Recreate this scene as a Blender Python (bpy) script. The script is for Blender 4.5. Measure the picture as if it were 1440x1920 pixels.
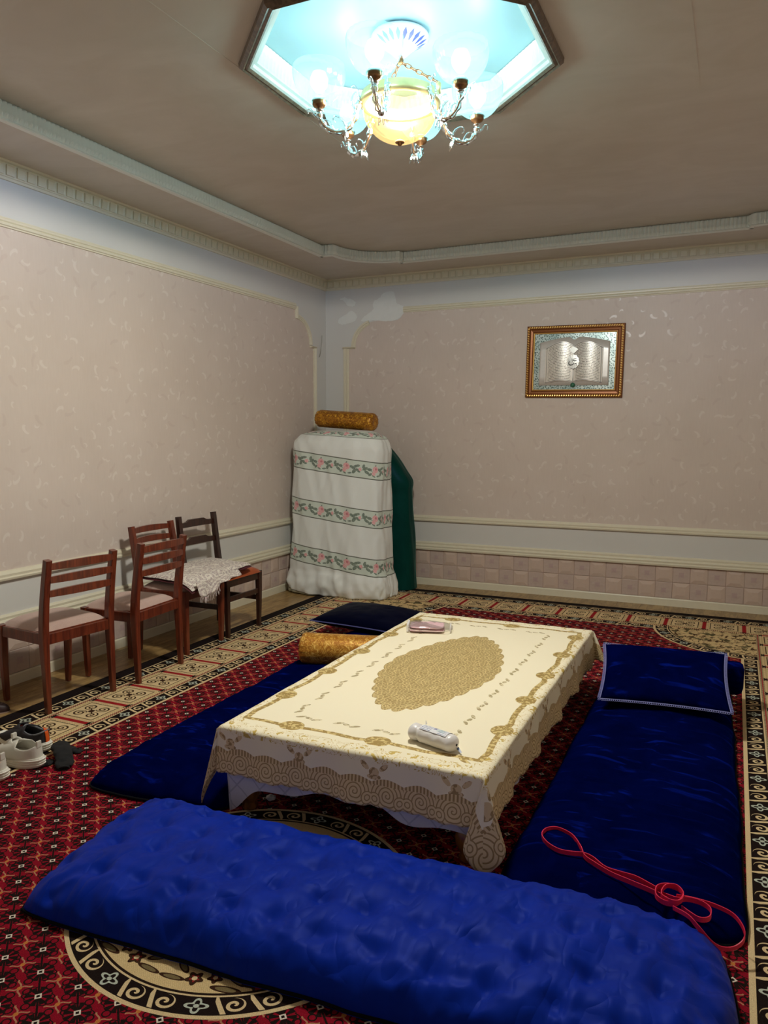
import bpy, bmesh, math, random
from math import pi, sin, cos, radians, sqrt, atan2, floor, exp, hypot
from mathutils import Vector, Matrix, noise, geometry

for o in list(bpy.data.objects):
    bpy.data.objects.remove(o, do_unlink=True)
SC = bpy.context.scene
COL = SC.collection
random.seed(7)

# ---------------------------------------------------------------- camera
F_PX, YAW, PITCH, ROLL = 1434.663, radians(24.5659), radians(-5.8758), radians(0.0762)
CAM = Vector((3.7643, -6.8326, 1.46))
fwd = Vector((-sin(YAW)*cos(PITCH), cos(YAW)*cos(PITCH), sin(PITCH)))
rgt = Vector((cos(YAW), sin(YAW), 0))
upv = rgt.cross(fwd)
r2 = rgt*cos(ROLL) + upv*sin(ROLL)
u2 = -rgt*sin(ROLL) + upv*cos(ROLL)
cd = bpy.data.cameras.new('camera')
cd.sensor_fit = 'VERTICAL'
cd.sensor_height = 36.0
cd.lens = F_PX/1920*36.0
cd.clip_start = 0.02
cam = bpy.data.objects.new('camera', cd)
COL.objects.link(cam)
m3 = Matrix((r2, u2, -fwd)).transposed()
cam.matrix_world = Matrix.Translation(CAM) @ m3.to_4x4()
SC.camera = cam

# ---------------------------------------------------------------- world, exposure, chandelier light levels
w = bpy.data.worlds.new('world'); SC.world = w
w.use_nodes = True
w.node_tree.nodes['Background'].inputs[0].default_value = (0.5, 0.55, 0.6, 1)
w.node_tree.nodes['Background'].inputs[1].default_value = 0.05
vs = SC.view_settings
vs.view_transform = 'Standard'; vs.look = 'None'; vs.gamma = 1.0; vs.exposure = 0.10
vs.use_curve_mapping = False
BULB_W = 2.4      # each of the six cool bulbs
BOWL_W = 405.0      # warm lamp in the amber bowl
BULB_RGB = (0.78, 0.97, 1.0)
BOWL_RGB = (0.50, 0.63, 1.0)

ROOM_X, ROOM_Y = 4.82, -7.31          # room spans x 0..ROOM_X, y ROOM_Y..0
SOFFIT_Z, TRAY_Z, OCT_Z = 2.96, 3.05, 3.16
CH = (2.385, -3.655)                  # chandelier axis


def px(u, v, z):
    """photo pixel -> point at height z"""
    d = r2*((u-720)/F_PX) + u2*((960-v)/F_PX) + fwd
    t = (z-CAM.z)/d.z
    return CAM + d*t

# ---------------------------------------------------------------- colours
def lin(c):
    c = c/255.0
    return c/12.92 if c <= 0.04045 else ((c+0.055)/1.055)**2.4
def rgb(r, g, b):
    return (lin(r), lin(g), lin(b), 1.0)

# ---------------------------------------------------------------- node expressions
class E:
    def __init__(s, t, sock): s.t, s.s = t, sock
    def __add__(a, b): return a.t.m('ADD', a, b)
    __radd__ = __add__
    def __sub__(a, b): return a.t.m('SUBTRACT', a, b)
    def __rsub__(a, b): return a.t.m('SUBTRACT', b, a)
    def __mul__(a, b): return a.t.m('MULTIPLY', a, b)
    __rmul__ = __mul__
    def __truediv__(a, b): return a.t.m('DIVIDE', a, b)
    def __rtruediv__(a, b): return a.t.m('DIVIDE', b, a)
    def __neg__(a): return a.t.m('MULTIPLY', a, -1.0)
    def __lt__(a, b): return a.t.m('LESS_THAN', a, b)
    def __gt__(a, b): return a.t.m('GREATER_THAN', a, b)
    def __and__(a, b): return a.t.m('MULTIPLY', a, b)
    def __or__(a, b): return a.t.m('MAXIMUM', a, b)
    def __abs__(a): return a.t.m('ABSOLUTE', a)
    def inv(a): return a.t.m('SUBTRACT', 1.0, a)

class Mat:
    def __init__(s, name):
        s.mat = bpy.data.materials.new(name)
        s.mat.use_nodes = True
        s.nt = s.mat.node_tree
        s.bsdf = s.nt.nodes['Principled BSDF']
        s.out = s.nt.nodes['Material Output']
        s._tc = None
    def n(s, typ): return s.nt.nodes.new(typ)
    def put(s, sock, v):
        if isinstance(v, E): s.nt.links.new(v.s, sock)
        elif hasattr(v, 'is_output'): s.nt.links.new(v, sock)
        else: sock.default_value = v
    def m(s, op, a, b=None, c=None):
        n = s.n('ShaderNodeMath'); n.operation = op
        s.put(n.inputs[0], a)
        if b is not None: s.put(n.inputs[1], b)
        if c is not None: s.put(n.inputs[2], c)
        return E(s, n.outputs[0])
    def tc(s, k):
        if s._tc is None: s._tc = s.n('ShaderNodeTexCoord')
        return s._tc.outputs[k]
    def sep(s, v):
        n = s.n('ShaderNodeSeparateXYZ'); s.nt.links.new(v, n.inputs[0])
        return [E(s, o) for o in n.outputs]
    def vec(s, x, y, z=0.0):
        n = s.n('ShaderNodeCombineXYZ')
        for i, q in enumerate((x, y, z)): s.put(n.inputs[i], q)
        return n.outputs[0]
    def min(s, a, b): return s.m('MINIMUM', a, b)
    def max(s, a, b): return s.m('MAXIMUM', a, b)
    def sin(s, a): return s.m('SINE', a)
    def cos(s, a): return s.m('COSINE', a)
    def frac(s, a): return s.m('FRACT', a)
    def floor(s, a): return s.m('FLOOR', a)
    def fmod(s, a, P): return s.m('FLOORED_MODULO', a, P)
    def cell(s, a, P): return s.m('FLOORED_MODULO', a, P) - P/2
    def atan2(s, y, x): return s.m('ARCTAN2', y, x)
    def len(s, x, y): return s.m('SQRT', s.m('ADD', x*x, y*y))
    def sel(s, mask, a, b):            # mask ? a : b
        n = s.n('ShaderNodeMix'); n.data_type = 'FLOAT'
        s.put(n.inputs[0], mask); s.put(n.inputs[2], b); s.put(n.inputs[3], a)
        return E(s, n.outputs[0])
    def between(s, v, a, b): return (v > a) & (v < b)
    def sm(s, v, a, b):                # smoothstep a..b -> 0..1
        n = s.n('ShaderNodeMapRange'); n.interpolation_type = 'SMOOTHSTEP'
        s.put(n.inputs[0], v); s.put(n.inputs[1], a); s.put(n.inputs[2], b)
        return E(s, n.outputs[0])
    def mix(s, mask, base, top):       # colours
        n = s.n('ShaderNodeMix'); n.data_type = 'RGBA'
        s.put(n.inputs[0], mask); s.put(n.inputs[6], base); s.put(n.inputs[7], top)
        return n.outputs[2]
    def ell(s, v, x, y, a, b, rot=0.0):   # ellipse distance (1 = rim)
        n = s.n('ShaderNodeMapping'); n.vector_type = 'TEXTURE'
        s.nt.links.new(v, n.inputs[0])
        n.inputs[1].default_value = (x, y, 0); n.inputs[2].default_value = (0, 0, rot); n.inputs[3].default_value = (a, b, 1)
        l = s.n('ShaderNodeVectorMath'); l.operation = 'LENGTH'
        s.nt.links.new(n.outputs[0], l.inputs[0])
        return E(s, l.outputs['Value'])
    def noise(s, v, scale=5.0, detail=2.0, rough=0.5, dist=0.0):
        n = s.n('ShaderNodeTexNoise')
        if v is not None: s.nt.links.new(v, n.inputs['Vector'])
        n.inputs['Scale'].default_value = scale; n.inputs['Detail'].default_value = detail
        n.inputs['Roughness'].default_value = rough; n.inputs['Distortion'].default_value = dist
        return E(s, n.outputs[0])
    def voro(s, v, scale=5.0, feature='F1', rand=1.0, dims='3D'):
        n = s.n('ShaderNodeTexVoronoi'); n.feature = feature; n.voronoi_dimensions = dims
        if v is not None: s.nt.links.new(v, n.inputs['Vector'])
        n.inputs['Scale'].default_value = scale; n.inputs['Randomness'].default_value = rand
        return n
    def wave(s, v, scale, dist=0.0, detail=2.0):
        n = s.n('ShaderNodeTexWave')
        s.nt.links.new(v, n.inputs['Vector']); n.inputs['Scale'].default_value = scale
        n.inputs['Distortion'].default_value = dist; n.inputs['Detail'].default_value = detail
        return E(s, n.outputs['Fac'])
    def bump(s, h, strength=0.3, dist=0.002):
        n = s.n('ShaderNodeBump'); n.inputs['Strength'].default_value = strength; n.inputs['Distance'].default_value = dist
        s.put(n.inputs['Height'], h)
        s.nt.links.new(n.outputs[0], s.bsdf.inputs['Normal'])
    def set(s, **k):
        for key, v in k.items():
            s.put(s.bsdf.inputs[{'color': 'Base Color', 'rough': 'Roughness', 'metal': 'Metallic', 'spec': 'Specular IOR Level',
                   'sheen': 'Sheen Weight', 'sheenr': 'Sheen Roughness', 'sheent': 'Sheen Tint', 'trans': 'Transmission Weight',
                   'ior': 'IOR', 'alpha': 'Alpha', 'coat': 'Coat Weight', 'coatr': 'Coat Roughness', 'emit': 'Emission Color',
                   'emits': 'Emission Strength', 'sss': 'Subsurface Weight', 'aniso': 'Anisotropic'}[key]], v)
        return s

def plain(name, col, rough=0.6, nscale=0, namp=0.0, **k):
    t = Mat(name)
    if nscale:
        f = t.noise(t.tc('Object'), nscale, 4.0)
        lo = tuple(c*(1-namp) for c in col[:3])+(1,); hi = tuple(min(1, c*(1+namp)) for c in col[:3])+(1,)
        t.set(color=t.mix(f, lo, hi))
    else:
        t.set(color=col)
    t.set(rough=rough, **k)
    return t.mat

# ---------------------------------------------------------------- mesh helpers
def link(name, me, mat=None, parent=None, loc=None, smooth=False):
    o = bpy.data.objects.new(name, me)
    COL.objects.link(o)
    if mat is not None and not me.materials: me.materials.append(mat)
    if parent is not None: o.parent = parent
    if loc is not None: o.location = loc
    if smooth:
        me.polygons.foreach_set('use_smooth', [True]*len(me.polygons))
    return o

def pymesh(name, verts, faces, mat=None, parent=None, smooth=False, uvs=None, loc=None):
    me = bpy.data.meshes.new(name)
    me.from_pydata([tuple(v) for v in verts], [], faces)
    if uvs is not None:
        l = me.uv_layers.new(name='UVMap')
        for lp in me.loops: l.data[lp.index].uv = uvs[lp.vertex_index]
    me.update()
    return link(name, me, mat, parent, loc, smooth)

def bmobj(name, bm, mat=None, parent=None, smooth=False, loc=None):
    me = bpy.data.meshes.new(name)
    bmesh.ops.recalc_face_normals(bm, faces=bm.faces)
    bm.to_mesh(me); bm.free()
    return link(name, me, mat, parent, loc, smooth)

def empty(name, loc=(0, 0, 0), rz=0.0, label=None, cat=None, group=None):
    o = bpy.data.objects.new(name, None)
    o.empty_display_size = 0.05
    COL.objects.link(o); o.location = loc; o.rotation_euler = (0, 0, rz)
    if label: tag(o, label, cat, group)
    return o

def tag(o, label, cat=None, group=None, kind=None):
    o['label'] = label
    if cat: o['category'] = cat
    if group: o['group'] = group
    if kind: o['kind'] = kind
    return o

def struct(o, label=None, cat=None):
    o['kind'] = 'structure'
    if label: o['label'] = label
    if cat: o['category'] = cat
    return o

def bm_box(bm, x0, x1, y0, y1, z0, z1, bev=0.0, mtx=None):
    b = bmesh.new()
    vs_ = [b.verts.new((x, y, z)) for x in (x0, x1) for y in (y0, y1) for z in (z0, z1)]
    for f in ((0, 1, 3, 2), (4, 6, 7, 5), (0, 4, 5, 1), (2, 3, 7, 6), (0, 2, 6, 4), (1, 5, 7, 3)):
        b.faces.new([vs_[i] for i in f])
    if bev: bmesh.ops.bevel(b, geom=b.edges[:], offset=bev, segments=2, profile=0.6, affect='EDGES')
    if mtx is not None: b.transform(mtx)
    me = bpy.data.meshes.new('tmp'); b.to_mesh(me); b.free()
    bm.from_mesh(me); bpy.data.meshes.remove(me)

def box(name, x0, x1, y0, y1, z0, z1, mat, parent=None, bev=0.0, mtx=None):
    bm = bmesh.new(); bm_box(bm, x0, x1, y0, y1, z0, z1, bev, mtx)
    return bmobj(name, bm, mat, parent)

def ring_faces(nr, ns, closed=True, off=0, wrap=False):
    f = []
    for i in range(nr if wrap else nr-1):
        for j in range(ns if closed else ns-1):
            a = off+i*ns+j; b = off+i*ns+(j+1) % ns
            i2 = (i+1) % nr
            f.append((a, b, off+i2*ns+(j+1) % ns, off+i2*ns+j))
    return f

def frames(path, up=Vector((0, 0, 1)), closed=False):
    P = [Vector(p) for p in path]; n = len(P); out = []
    for i in range(n):
        a = P[i-1] if (i > 0 or closed) else P[i]
        b = P[(i+1) % n] if (i < n-1 or closed) else P[i]
        t = (b-a).normalized()
        s = t.cross(up)
        if s.length < 1e-4: s = t.cross(Vector((1, 0.1, 0)))
        s.normalize()
        out.append((P[i], t, s, s.cross(t).normalized()))
    return out

def sweep(path, prof, up=Vector((0, 0, 1)), closed=False, caps=True, scale=None):
    """prof: list of (side, up) points; returns verts, faces"""
    fr = frames(path, up, closed); V = []; n = len(prof)
    for i, (p, t, s, u) in enumerate(fr):
        k = scale[i] if scale else 1.0
        for (a, b) in prof: V.append(p + s*(a*k) + u*(b*k))
    F = ring_faces(len(fr), n, True, 0, closed)
    if caps and not closed:
        F.append(tuple(range(n))[::-1]); F.append(tuple((len(fr)-1)*n+i for i in range(n)))
    return V, F

def circ(r, n, r2_=None):
    return [(r*cos(2*pi*i/n), (r2_ or r)*sin(2*pi*i/n)) for i in range(n)]

def tube(name, path, r, mat, parent=None, n=8, closed=False, scale=None, up=Vector((0, 0, 1)), loc=None):
    V, F = sweep(path, circ(r, n), up, closed, True, scale)
    return pymesh(name, V, F, mat, parent, True, loc=loc)

def lathe_vf(prof, n=24, c=(0, 0, 0), flute=None):
    V = []
    for (r, z) in prof:
        for j in range(n):
            a = 2*pi*j/n; rr = r*(1+(flute(a, z) if flute else 0))
            V.append((c[0]+rr*cos(a), c[1]+rr*sin(a), c[2]+z))
    return V, ring_faces(len(prof), n)

def lathe(name, prof, mat, parent=None, n=24, c=(0, 0, 0), flute=None, smooth=True):
    V, F = lathe_vf(prof, n, c, flute)
    return pymesh(name, V, F, mat, parent, smooth)

def surf(name, fn, nu, nv, mat, parent=None, smooth=True, uv=None, loc=None, cu=False, thick=0.0):
    V = []; UV = []
    for i in range(nu):
        for j in range(nv):
            a = i/(nu if cu else nu-1); b = j/(nv-1)
            V.append(fn(a, b)); UV.append(uv(a, b) if uv else (a, b))
    F = []
    for i in range(nu if cu else nu-1):
        for j in range(nv-1):
            i2 = (i+1) % nu
            F.append((i*nv+j, i2*nv+j, i2*nv+j+1, i*nv+j+1))
    o = pymesh(name, V, F, mat, parent, smooth, UV, loc)
    if thick:
        md = o.modifiers.new('thickness', 'SOLIDIFY'); md.thickness = thick; md.offset = 0
    return o

def fbm(x, y, z=0.0, o=3):
    return noise.fractal(Vector((x, y, z)), 1.0, 2.0, o)

def catmull(P, k=8, closed=False):
    P = [Vector(p) for p in P]; n = len(P); out = []
    for i in range(n if closed else n-1):
        p0 = P[(i-1) % n] if (closed or i > 0) else P[i]
        p1 = P[i]; p2 = P[(i+1) % n]
        p3 = P[(i+2) % n] if (closed or i+2 < n) else p2
        for j in range(k):
            t = j/k
            out.append(0.5*((2*p1)+(p2-p0)*t+(2*p0-5*p1+4*p2-p3)*t*t+(3*p1-p0-3*p2+p3)*t**3))
    if not closed: out.append(P[-1])
    return out

# ================================================================ materials
def mat_wallpaper():
    t = Mat('wallpaper')
    x, y, z = t.sep(t.tc('Object'))
    p = x+y
    v = t.vec(p, z)
    def motif(scale, size, asp, off, keep):
        vv = t.vec(p+off, z+off*0.7)
        n = t.voro(vv, scale, dims='2D', rand=0.75)
        px_, py_, _ = t.sep(n.outputs['Position'])
        cr, cg, cb = t.sep(n.outputs['Color'])
        a = cr*6.283
        lx = (p+off)-px_; ly = (z+off*0.7)-py_
        c, s_ = t.cos(a), t.sin(a)
        qx = lx*c+ly*s_; qy = ly*c-lx*s_
        d1 = t.len(qx, qy*asp)
        d2 = t.len(qx-size*0.28, (qy-size*0.34)*asp)
        mk = t.sm(d1, size, size*0.8) & t.sm(d2, size*0.62, size*0.85)
        return mk & (cg < keep)
    a = motif(7.0, 0.036, 1.7, 0.0, 0.5)
    b = motif(6.0, 0.045, 2.4, 3.3, 0.55)
    c = motif(9.0, 0.020, 1.3, 7.1, 0.5)
    base = t.mix(t.noise(v, 3.0, 3.0), rgb(206, 191, 180), rgb(218, 204, 194))
    streak = t.noise(t.vec(p*30.0, z*3.0), 3.0, 3.0)
    base = t.mix((streak-0.35)*0.5, base, rgb(226, 213, 203))
    col = t.mix((a | c)*0.32, base, rgb(240, 233, 225))
    col = t.mix(b*0.26, col, rgb(196, 176, 168))
    t.set(color=col, rough=t.sel(a | c, 0.32, 0.5), spec=0.4)
    t.bump((a | b | c)+streak*0.3, 0.12, 0.001)
    return t.mat

def scroll_mask(t, p, q, P):
    """running C-scroll with a flower every third repeat; q in -1..1, p metres"""
    k = p/P
    idx = t.fmod(t.floor(k), 3.0)
    fx = t.frac(k)*2.0-1.0
    hx = fx-0.12; hy = q-0.05
    rr = t.len(hx*1.05, hy); an = t.atan2(hy, hx)/6.2832
    sp = (t.frac(rr/0.52-an) < 0.44) & (rr < 0.66)
    tail = (abs(fx+0.72+hy*0.35) < 0.15) & (q > -0.75)
    hook = sp | tail
    fr = t.len(fx, q); fa = t.atan2(q, fx)
    pet = t.cos(fa*4.0)*0.16+0.56
    fl = ((fr < pet) & (fr > pet-0.20)) | (fr < 0.17)
    isf = (idx > 1.5)
    return t.sel(isf, 0.0, hook), isf & fl

def mat_rug():
    t = Mat('patterned_rug')
    x, y, z = t.sep(t.tc('Object'))
    RED, DK, CREAM, TAN = rgb(150, 16, 34), rgb(30, 19, 16), rgb(222, 196, 150), rgb(196, 165, 118)
    OLIVE, BRICK, GREY = rgb(98, 92, 62), rgb(160, 30, 36), rgb(190, 196, 180)
    xl = x-0.40; xr = 4.46-x; yb = -0.27-y
    dx = t.min(xl, xr); d = t.min(dx, yb)
    side = dx < yb
    s = t.sel(side, y, x+0.033)
    # ---- field: 45 degree lattice
    P = 0.0965
    a = (x+y)*0.70711; b = (x-y)*0.70711
    la = t.cell(a, P); lb = t.cell(b, P)
    lr = t.len(la, lb); lan = t.atan2(lb, la)
    spoke = (abs(t.sin(lan*4.0)) > 0.55) & t.between(lr, 0.010, 0.035)
    ringd = t.between(lr+t.cos(lan*8.0)*0.005, 0.036, 0.0400) & (t.sin(lan*2.0) > -0.2)
    line = abs(la) < 0.0028
    ca = t.cell(a+P/2, P); cb = t.cell(b+P*0.5, P)
    arm = ((abs(ca+t.sin(cb*160.0)*0.0035) < 0.0024) & (abs(cb) < 0.033)) | ((abs(cb+t.sin(ca*160.0)*0.0035) < 0.0024) & (abs(ca) < 0.033))
    hub = t.len(ca, cb) < 0.0065
    curl = t.between(t.len(abs(ca)-0.020, abs(cb)-0.020), 0.0085, 0.0125)
    sq = t.max(abs(la), abs(lb))
    nz = t.noise(t.vec(x, y), 2.2, 2.0)
    base = t.mix(nz, rgb(128, 10, 30), rgb(152, 16, 40))
    col = t.mix(spoke | ringd | line | curl, base, DK)
    col = t.mix(arm*0.8, col, rgb(190, 140, 104))
    col = t.mix(hub, col, rgb(196, 120, 60))
    col = t.mix(sq < 0.0085, col, rgb(226, 214, 196))
    col = t.mix(sq < 0.0042, col, DK)
    # ---- beige floral grounds: round medallion and the two far corners
    mx = x-2.41; my = y+4.92
    r1 = t.len(mx, my); th = t.atan2(my, mx)
    kx = dx-0.48; ky = yb-0.48
    rc = t.len(kx, ky)
    inc = (kx > 0.0) & (ky > 0.0)
    weave = t.m('SINE', x*900.0)*t.m('SINE', y*900.0)
    beige = t.mix(weave*0.5+0.5, rgb(206, 176, 122), rgb(228, 202, 152))
    # medallion flowers, mirrored in x, drawn from ellipses
    mv = t.vec(abs(mx), my)
    dark = None; fillg = None; fillr = None; fillo = None
    leaves = [(0.10, -0.32, .060, .016, .3), (0.20, -0.30, .055, .015, -.4), (0.20, -0.385, .045, .012, .2), (0.04, -0.405, .040, .010, .1), (.205, -.345, .036, .010, -.3), (.33, -.29, .03, .010, 1.0), (.045, -.36, .03, .011, -.6),
              (0.33, -0.16, .050, .016, 1.0), (0.30, -0.07, .018, .05, .3), (0.14, -0.18, .055, .017, .9), (0.36, 0.06, .018, .055, -.2), (0.25, .20, .055, .018, .6), (0.12, .33, .06, .018, -.3)]
    for L in leaves:
        e = t.ell(mv, *L); k = e < 1.0; g = e < 0.66
        dark = k if dark is None else (dark | k); fillg = g if fillg is None else (fillg | g)
    for (fx, fy, fr_) in ((0.27, -0.325, .044), (0.0, 0.0, .10), (.26, .08, .05), (0, .3, .05), (0.10, -0.385, .026), (.15, -.36, .022)):
        ax_ = abs(mx)-fx; ay_ = my-fy
        fr2 = t.len(ax_, ay_); fan = t.atan2(ay_, ax_)
        rim = (t.cos(fan*5.0)*0.18+0.86)*fr_
        k = fr2 < rim; g = fr2 < rim-0.012; o_ = fr2 < fr_*0.30
        dark = dark | k
        fillr = g if fillr is None else (fillr | g); fillo = o_ if fillo is None else (fillo | o_)
    stem = (t.between(t.len(abs(mx)-0.16, my+0.14), 0.155, 0.163) & (my < -0.1))
    dark = dark | stem
    bm_ = t.mix(dark, beige, rgb(62, 38, 24))
    bm_ = t.mix(fillg, bm_, rgb(122, 106, 72)); bm_ = t.mix(fillr, bm_, rgb(150, 42, 42)); bm_ = t.mix(fillo, bm_, CREAM)
    # corner flowers: olive and brown leafage
    cv = t.vec(x, y)
    n1 = t.noise(cv, 13.0, 2.5, 0.55, 0.6); n2 = t.noise(t.vec(x+9.0, y), 22.0, 2.0, 0.5, 0.8)
    vorn = t.voro(cv, 16.0, 'DISTANCE_TO_EDGE', dims='2D')
    ve = E(t, vorn.outputs[0])
    bc = t.mix(t.sm(n2, 0.56, 0.60), beige, rgb(86, 62, 40))
    bc = t.mix(t.sm(n1, 0.58, 0.61), bc, OLIVE)
    bc = t.mix((ve < 0.03) & (n1 > 0.45), bc, rgb(92, 60, 40))
    # ---- scrolls (outer band, inner band, both rings) from one pattern
    inA = t.between(d, 0.095, 0.200); inB = t.between(d, 0.500, 0.590)
    inM = t.between(r1, 0.455, 0.530); inC = inc & t.between(rc, 0.62, 0.715)
    inner_on = (rc < 0.62).inv() | inc.inv()
    q = t.sel(inA, (d-0.1475)/0.0525, (d-0.545)/0.045)
    sp_ = s
    ring_q = t.sel(inC, (0.6675-rc)/0.0475, (0.4925-r1)/0.0375)
    ring_p = t.sel(inC, t.atan2(ky, kx)*0.66, th*0.4866)
    isring = inM | inC
    q = t.sel(isring, ring_q, q); sp_ = t.sel(isring, ring_p, sp_)
    hook, flw = scroll_mask(t, sp_, q, 0.0917)
    sc = t.mix(hook, DK, CREAM)
    sc = t.mix(flw, sc, GREY)
    sc = t.mix(abs(abs(q)-0.93) < 0.09, sc, CREAM)
    # ---- main border with scroll squares and red bars
    PB = 0.2755
    l = t.fmod(s+0.0005-0.062, PB)-PB/2      # 0 at the middle of a square
    w_ = d-0.352                        # across, band half width ~0.13
    al = abs(l); aw = abs(w_)
    mb = t.mix(((t.frac(d*62.0) < 0.5) & (t.frac(s*62.0) < 0.5)), rgb(206, 178, 128), rgb(232, 208, 160))
    cellm = (al < 0.098) & (aw < 0.098)
    mb = t.mix(cellm, mb, rgb(66, 44, 26))
    mb = t.mix((al < 0.092) & (aw < 0.092), mb, CREAM)
    sx = al-0.042; sy = aw-0.040
    sr = t.len(sx, sy); sa = t.atan2(sy, sx)/6.2832
    spi = (t.frac(sr/0.0205-sa) < 0.46) & (sr < 0.036)
    core = (t.len(al, aw) < 0.017) | ((abs(al-aw) < 0.005) & (al < 0.03))
    mb = t.mix(spi | core, mb, rgb(60, 36, 20))
    bar = al > 0.124
    barz = al > 0.106
    mb = t.mix(barz & (t.frac(d*50.0) < 0.5), mb, rgb(214, 176, 140))
    mb = t.mix(bar & (aw < 0.125), mb, BRICK)
    mb = t.mix((al > 0.108) & t.between(aw, 0.108, 0.128), mb, DK)
    mb = t.mix(t.between(al, 0.112, 0.120) & t.between(aw, 0.113, 0.123), mb, CREAM)
    mb = t.mix(t.between(aw, 0.128, 0.148), mb, t.mix(t.frac(s*70.0) < 0.45, rgb(60, 42, 30), CREAM))
    mb = t.mix(t.between(aw, 0.134, 0.140), mb, rgb(170, 60, 60))
    # ---- assemble
    col = t.mix((d < 0.600) & (d > 0.590), col, CREAM)
    col = t.mix((d < 0.590) & (d > 0.49), col, sc)
    col = t.mix(inc & (rc < 0.725), col, CREAM)
    col = t.mix(inC, col, sc)
    col = t.mix(inc & (rc < 0.62), col, rgb(60, 44, 30))
    col = t.mix(inc & (rc < 0.610), col, bc)
    col = t.mix(d < 0.502, col, mb)
    col = t.mix(d < 0.205, col, CREAM)
    col = t.mix(d < 0.200, col, sc)
    col = t.mix(d < 0.088, col, rgb(28, 20, 20))
    col = t.mix(r1 < 0.537, col, CREAM)
    col = t.mix(r1 < 0.530, col, sc)
    col = t.mix(r1 < 0.455, col, rgb(40, 26, 18))
    col = t.mix(r1 < 0.447, col, bm_)
    pile = t.noise(t.tc('Object'), 420.0, 2.0)
    mul = t.n('ShaderNodeMix'); mul.data_type = 'RGBA'; mul.blend_type = 'MULTIPLY'
    mul.inputs[0].default_value = 1.0
    t.put(mul.inputs[6], col)
    g = pile*1.1+0.42
    t.nt.links.new(t.vec(g, g, g), mul.inputs[7])
    t.set(color=mul.outputs[2], rough=0.95, spec=0.1, sheen=0.0)
    t.bump(pile, 0.7, 0.004)
    return t.mat

def mat_tablecloth(WS, LS, DROP):
    t = Mat('lace_tablecloth')
    u, v, _ = t.sep(t.tc('UV'))        # metres from the middle of the cloth
    CREAM, GOLD, DKG = rgb(247, 237, 208), rgb(196, 166, 104), rgb(140, 108, 60)
    au, av = abs(u), abs(v)
    es = (WS+DROP)-au; et = (LS+DROP)-av
    e = t.min(es, et)
    alongt = es < et
    s = t.sel(alongt, v, u)
    uv = t.vec(u, v)
    col = CREAM
    # stitched gold leafage near the table edge, on the top
    n1 = t.noise(uv, 22.0, 2.0, 0.5, 1.2)
    n2 = t.noise(t.vec(u+5.0, v), 60.0, 2.0, 0.5, 0.5)
    k0 = t.between(e, 0.145, 0.225) & (t.between(n1, 0.455, 0.475) | ((n1 > 0.60) & (n2 > 0.45)))
    gold_edge = k0
    # gold cord framing the top
    ec = t.min(es+0.055, et)
    ce = ec-(0.262+abs(t.sin(s*11.2))*0.012)
    cord = abs(ce) < 0.012
    P = 0.36
    ls = t.cell(s+0.09, P)
    bumps = t.len(ls, (ec-0.275)*1.15) < 0.050
    cord = cord | (bumps & (ec > 0.235))
    # florets on the top (leaves pairs)
    P2 = 0.165
    l2 = t.cell(s, P2)
    idx = t.fmod(t.floor(s/P2), 2.0)
    fv = t.vec(l2, e-0.365)
    fl = (t.ell(fv, -0.036, 0.004, .022, .008, .5) < 1.0) | (t.ell(fv, 0.036, -0.004, .022, .008, .5) < 1.0) | (t.ell(fv, 0.0, 0.0, .016, .009, -.2) < 1.0)
    # flowers on the drop
    P3 = 0.30
    l3 = t.cell(s+0.02, P3)
    dv = t.vec(l3, e-0.118)
    fd = (t.ell(dv, -0.036, 0.016, .020, .009, -.7) < 1.0) | (t.ell(dv, 0.036, 0.016, .020, .009, .7) < 1.0) | (t.ell(dv, 0.0, -0.004, .019, .016) < 1.0) | (t.ell(dv, 0.0, -0.02, .026, .010) < 1.0)
    # lace hem: rings and scrolls
    hemtop = 0.080+abs(t.sin(s*26.0))*0.016
    hem = e < hemtop
    k = s/0.121
    fx = (t.frac(k)-0.5)*0.121; fy = e-0.040
    big = t.len(fx, fy); an = t.atan2(fy, fx)/6.2832
    rings = t.frac(big/0.0135-an) < 0.70
    small = t.len(abs(fx)-0.047, fy+0.016)
    rings = t.sel(small < 0.022, t.frac(small/0.011) < 0.68, rings)
    rings = t.sel(e > 0.072, t.frac(s*75.0) < 0.5, rings)
    # the oval lace in the middle
    oe = t.m('POWER', t.m('POWER', au/0.272, 1.6)+t.m('POWER', av/0.63, 1.6), 0.625); oa = t.atan2(v/0.615, u/0.265)
    oval = oe < (0.95+abs(t.sin(oa*14.0))*0.05)
    vo = t.voro(uv, 58.0, 'DISTANCE_TO_EDGE', dims='2D')
    fine = E(t, vo.outputs[0]) < 0.16
    ringo = t.frac(oe*5.5+t.noise(uv, 30.0, 2.0)*1.3) < 0.5
    oc = t.mix(fine, rgb(176, 150, 96), rgb(222, 200, 142))
    oc = t.mix(ringo*0.22, oc, rgb(160, 134, 84))
    fleck = t.mix(n2 > 0.5, rgb(176, 150, 92), GOLD)
    col = t.mix(gold_edge, col, rgb(206, 178, 96))
    col = t.mix(fl, col, t.mix(n2 > 0.48, rgb(222, 208, 170), rgb(172, 156, 116)))
    col = t.mix(fd, col, t.mix(n2 > 0.47, rgb(166, 138, 94), rgb(220, 196, 150)))
    col = t.mix(cord, col, t.mix(n2 > 0.47, rgb(224, 202, 140), rgb(172, 144, 84)))
    col = t.mix(oval, col, oc)
    col = t.mix(hem, col, t.mix(rings, rgb(166, 136, 88), rgb(226, 202, 154)))
    t.set(color=col, rough=0.55, spec=0.3, metal=t.sel(cord | gold_edge | oval, 0.25, 0.0))
    t.bump((hem & rings)+oval*fine, 0.4, 0.001)
    return t.mat

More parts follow.
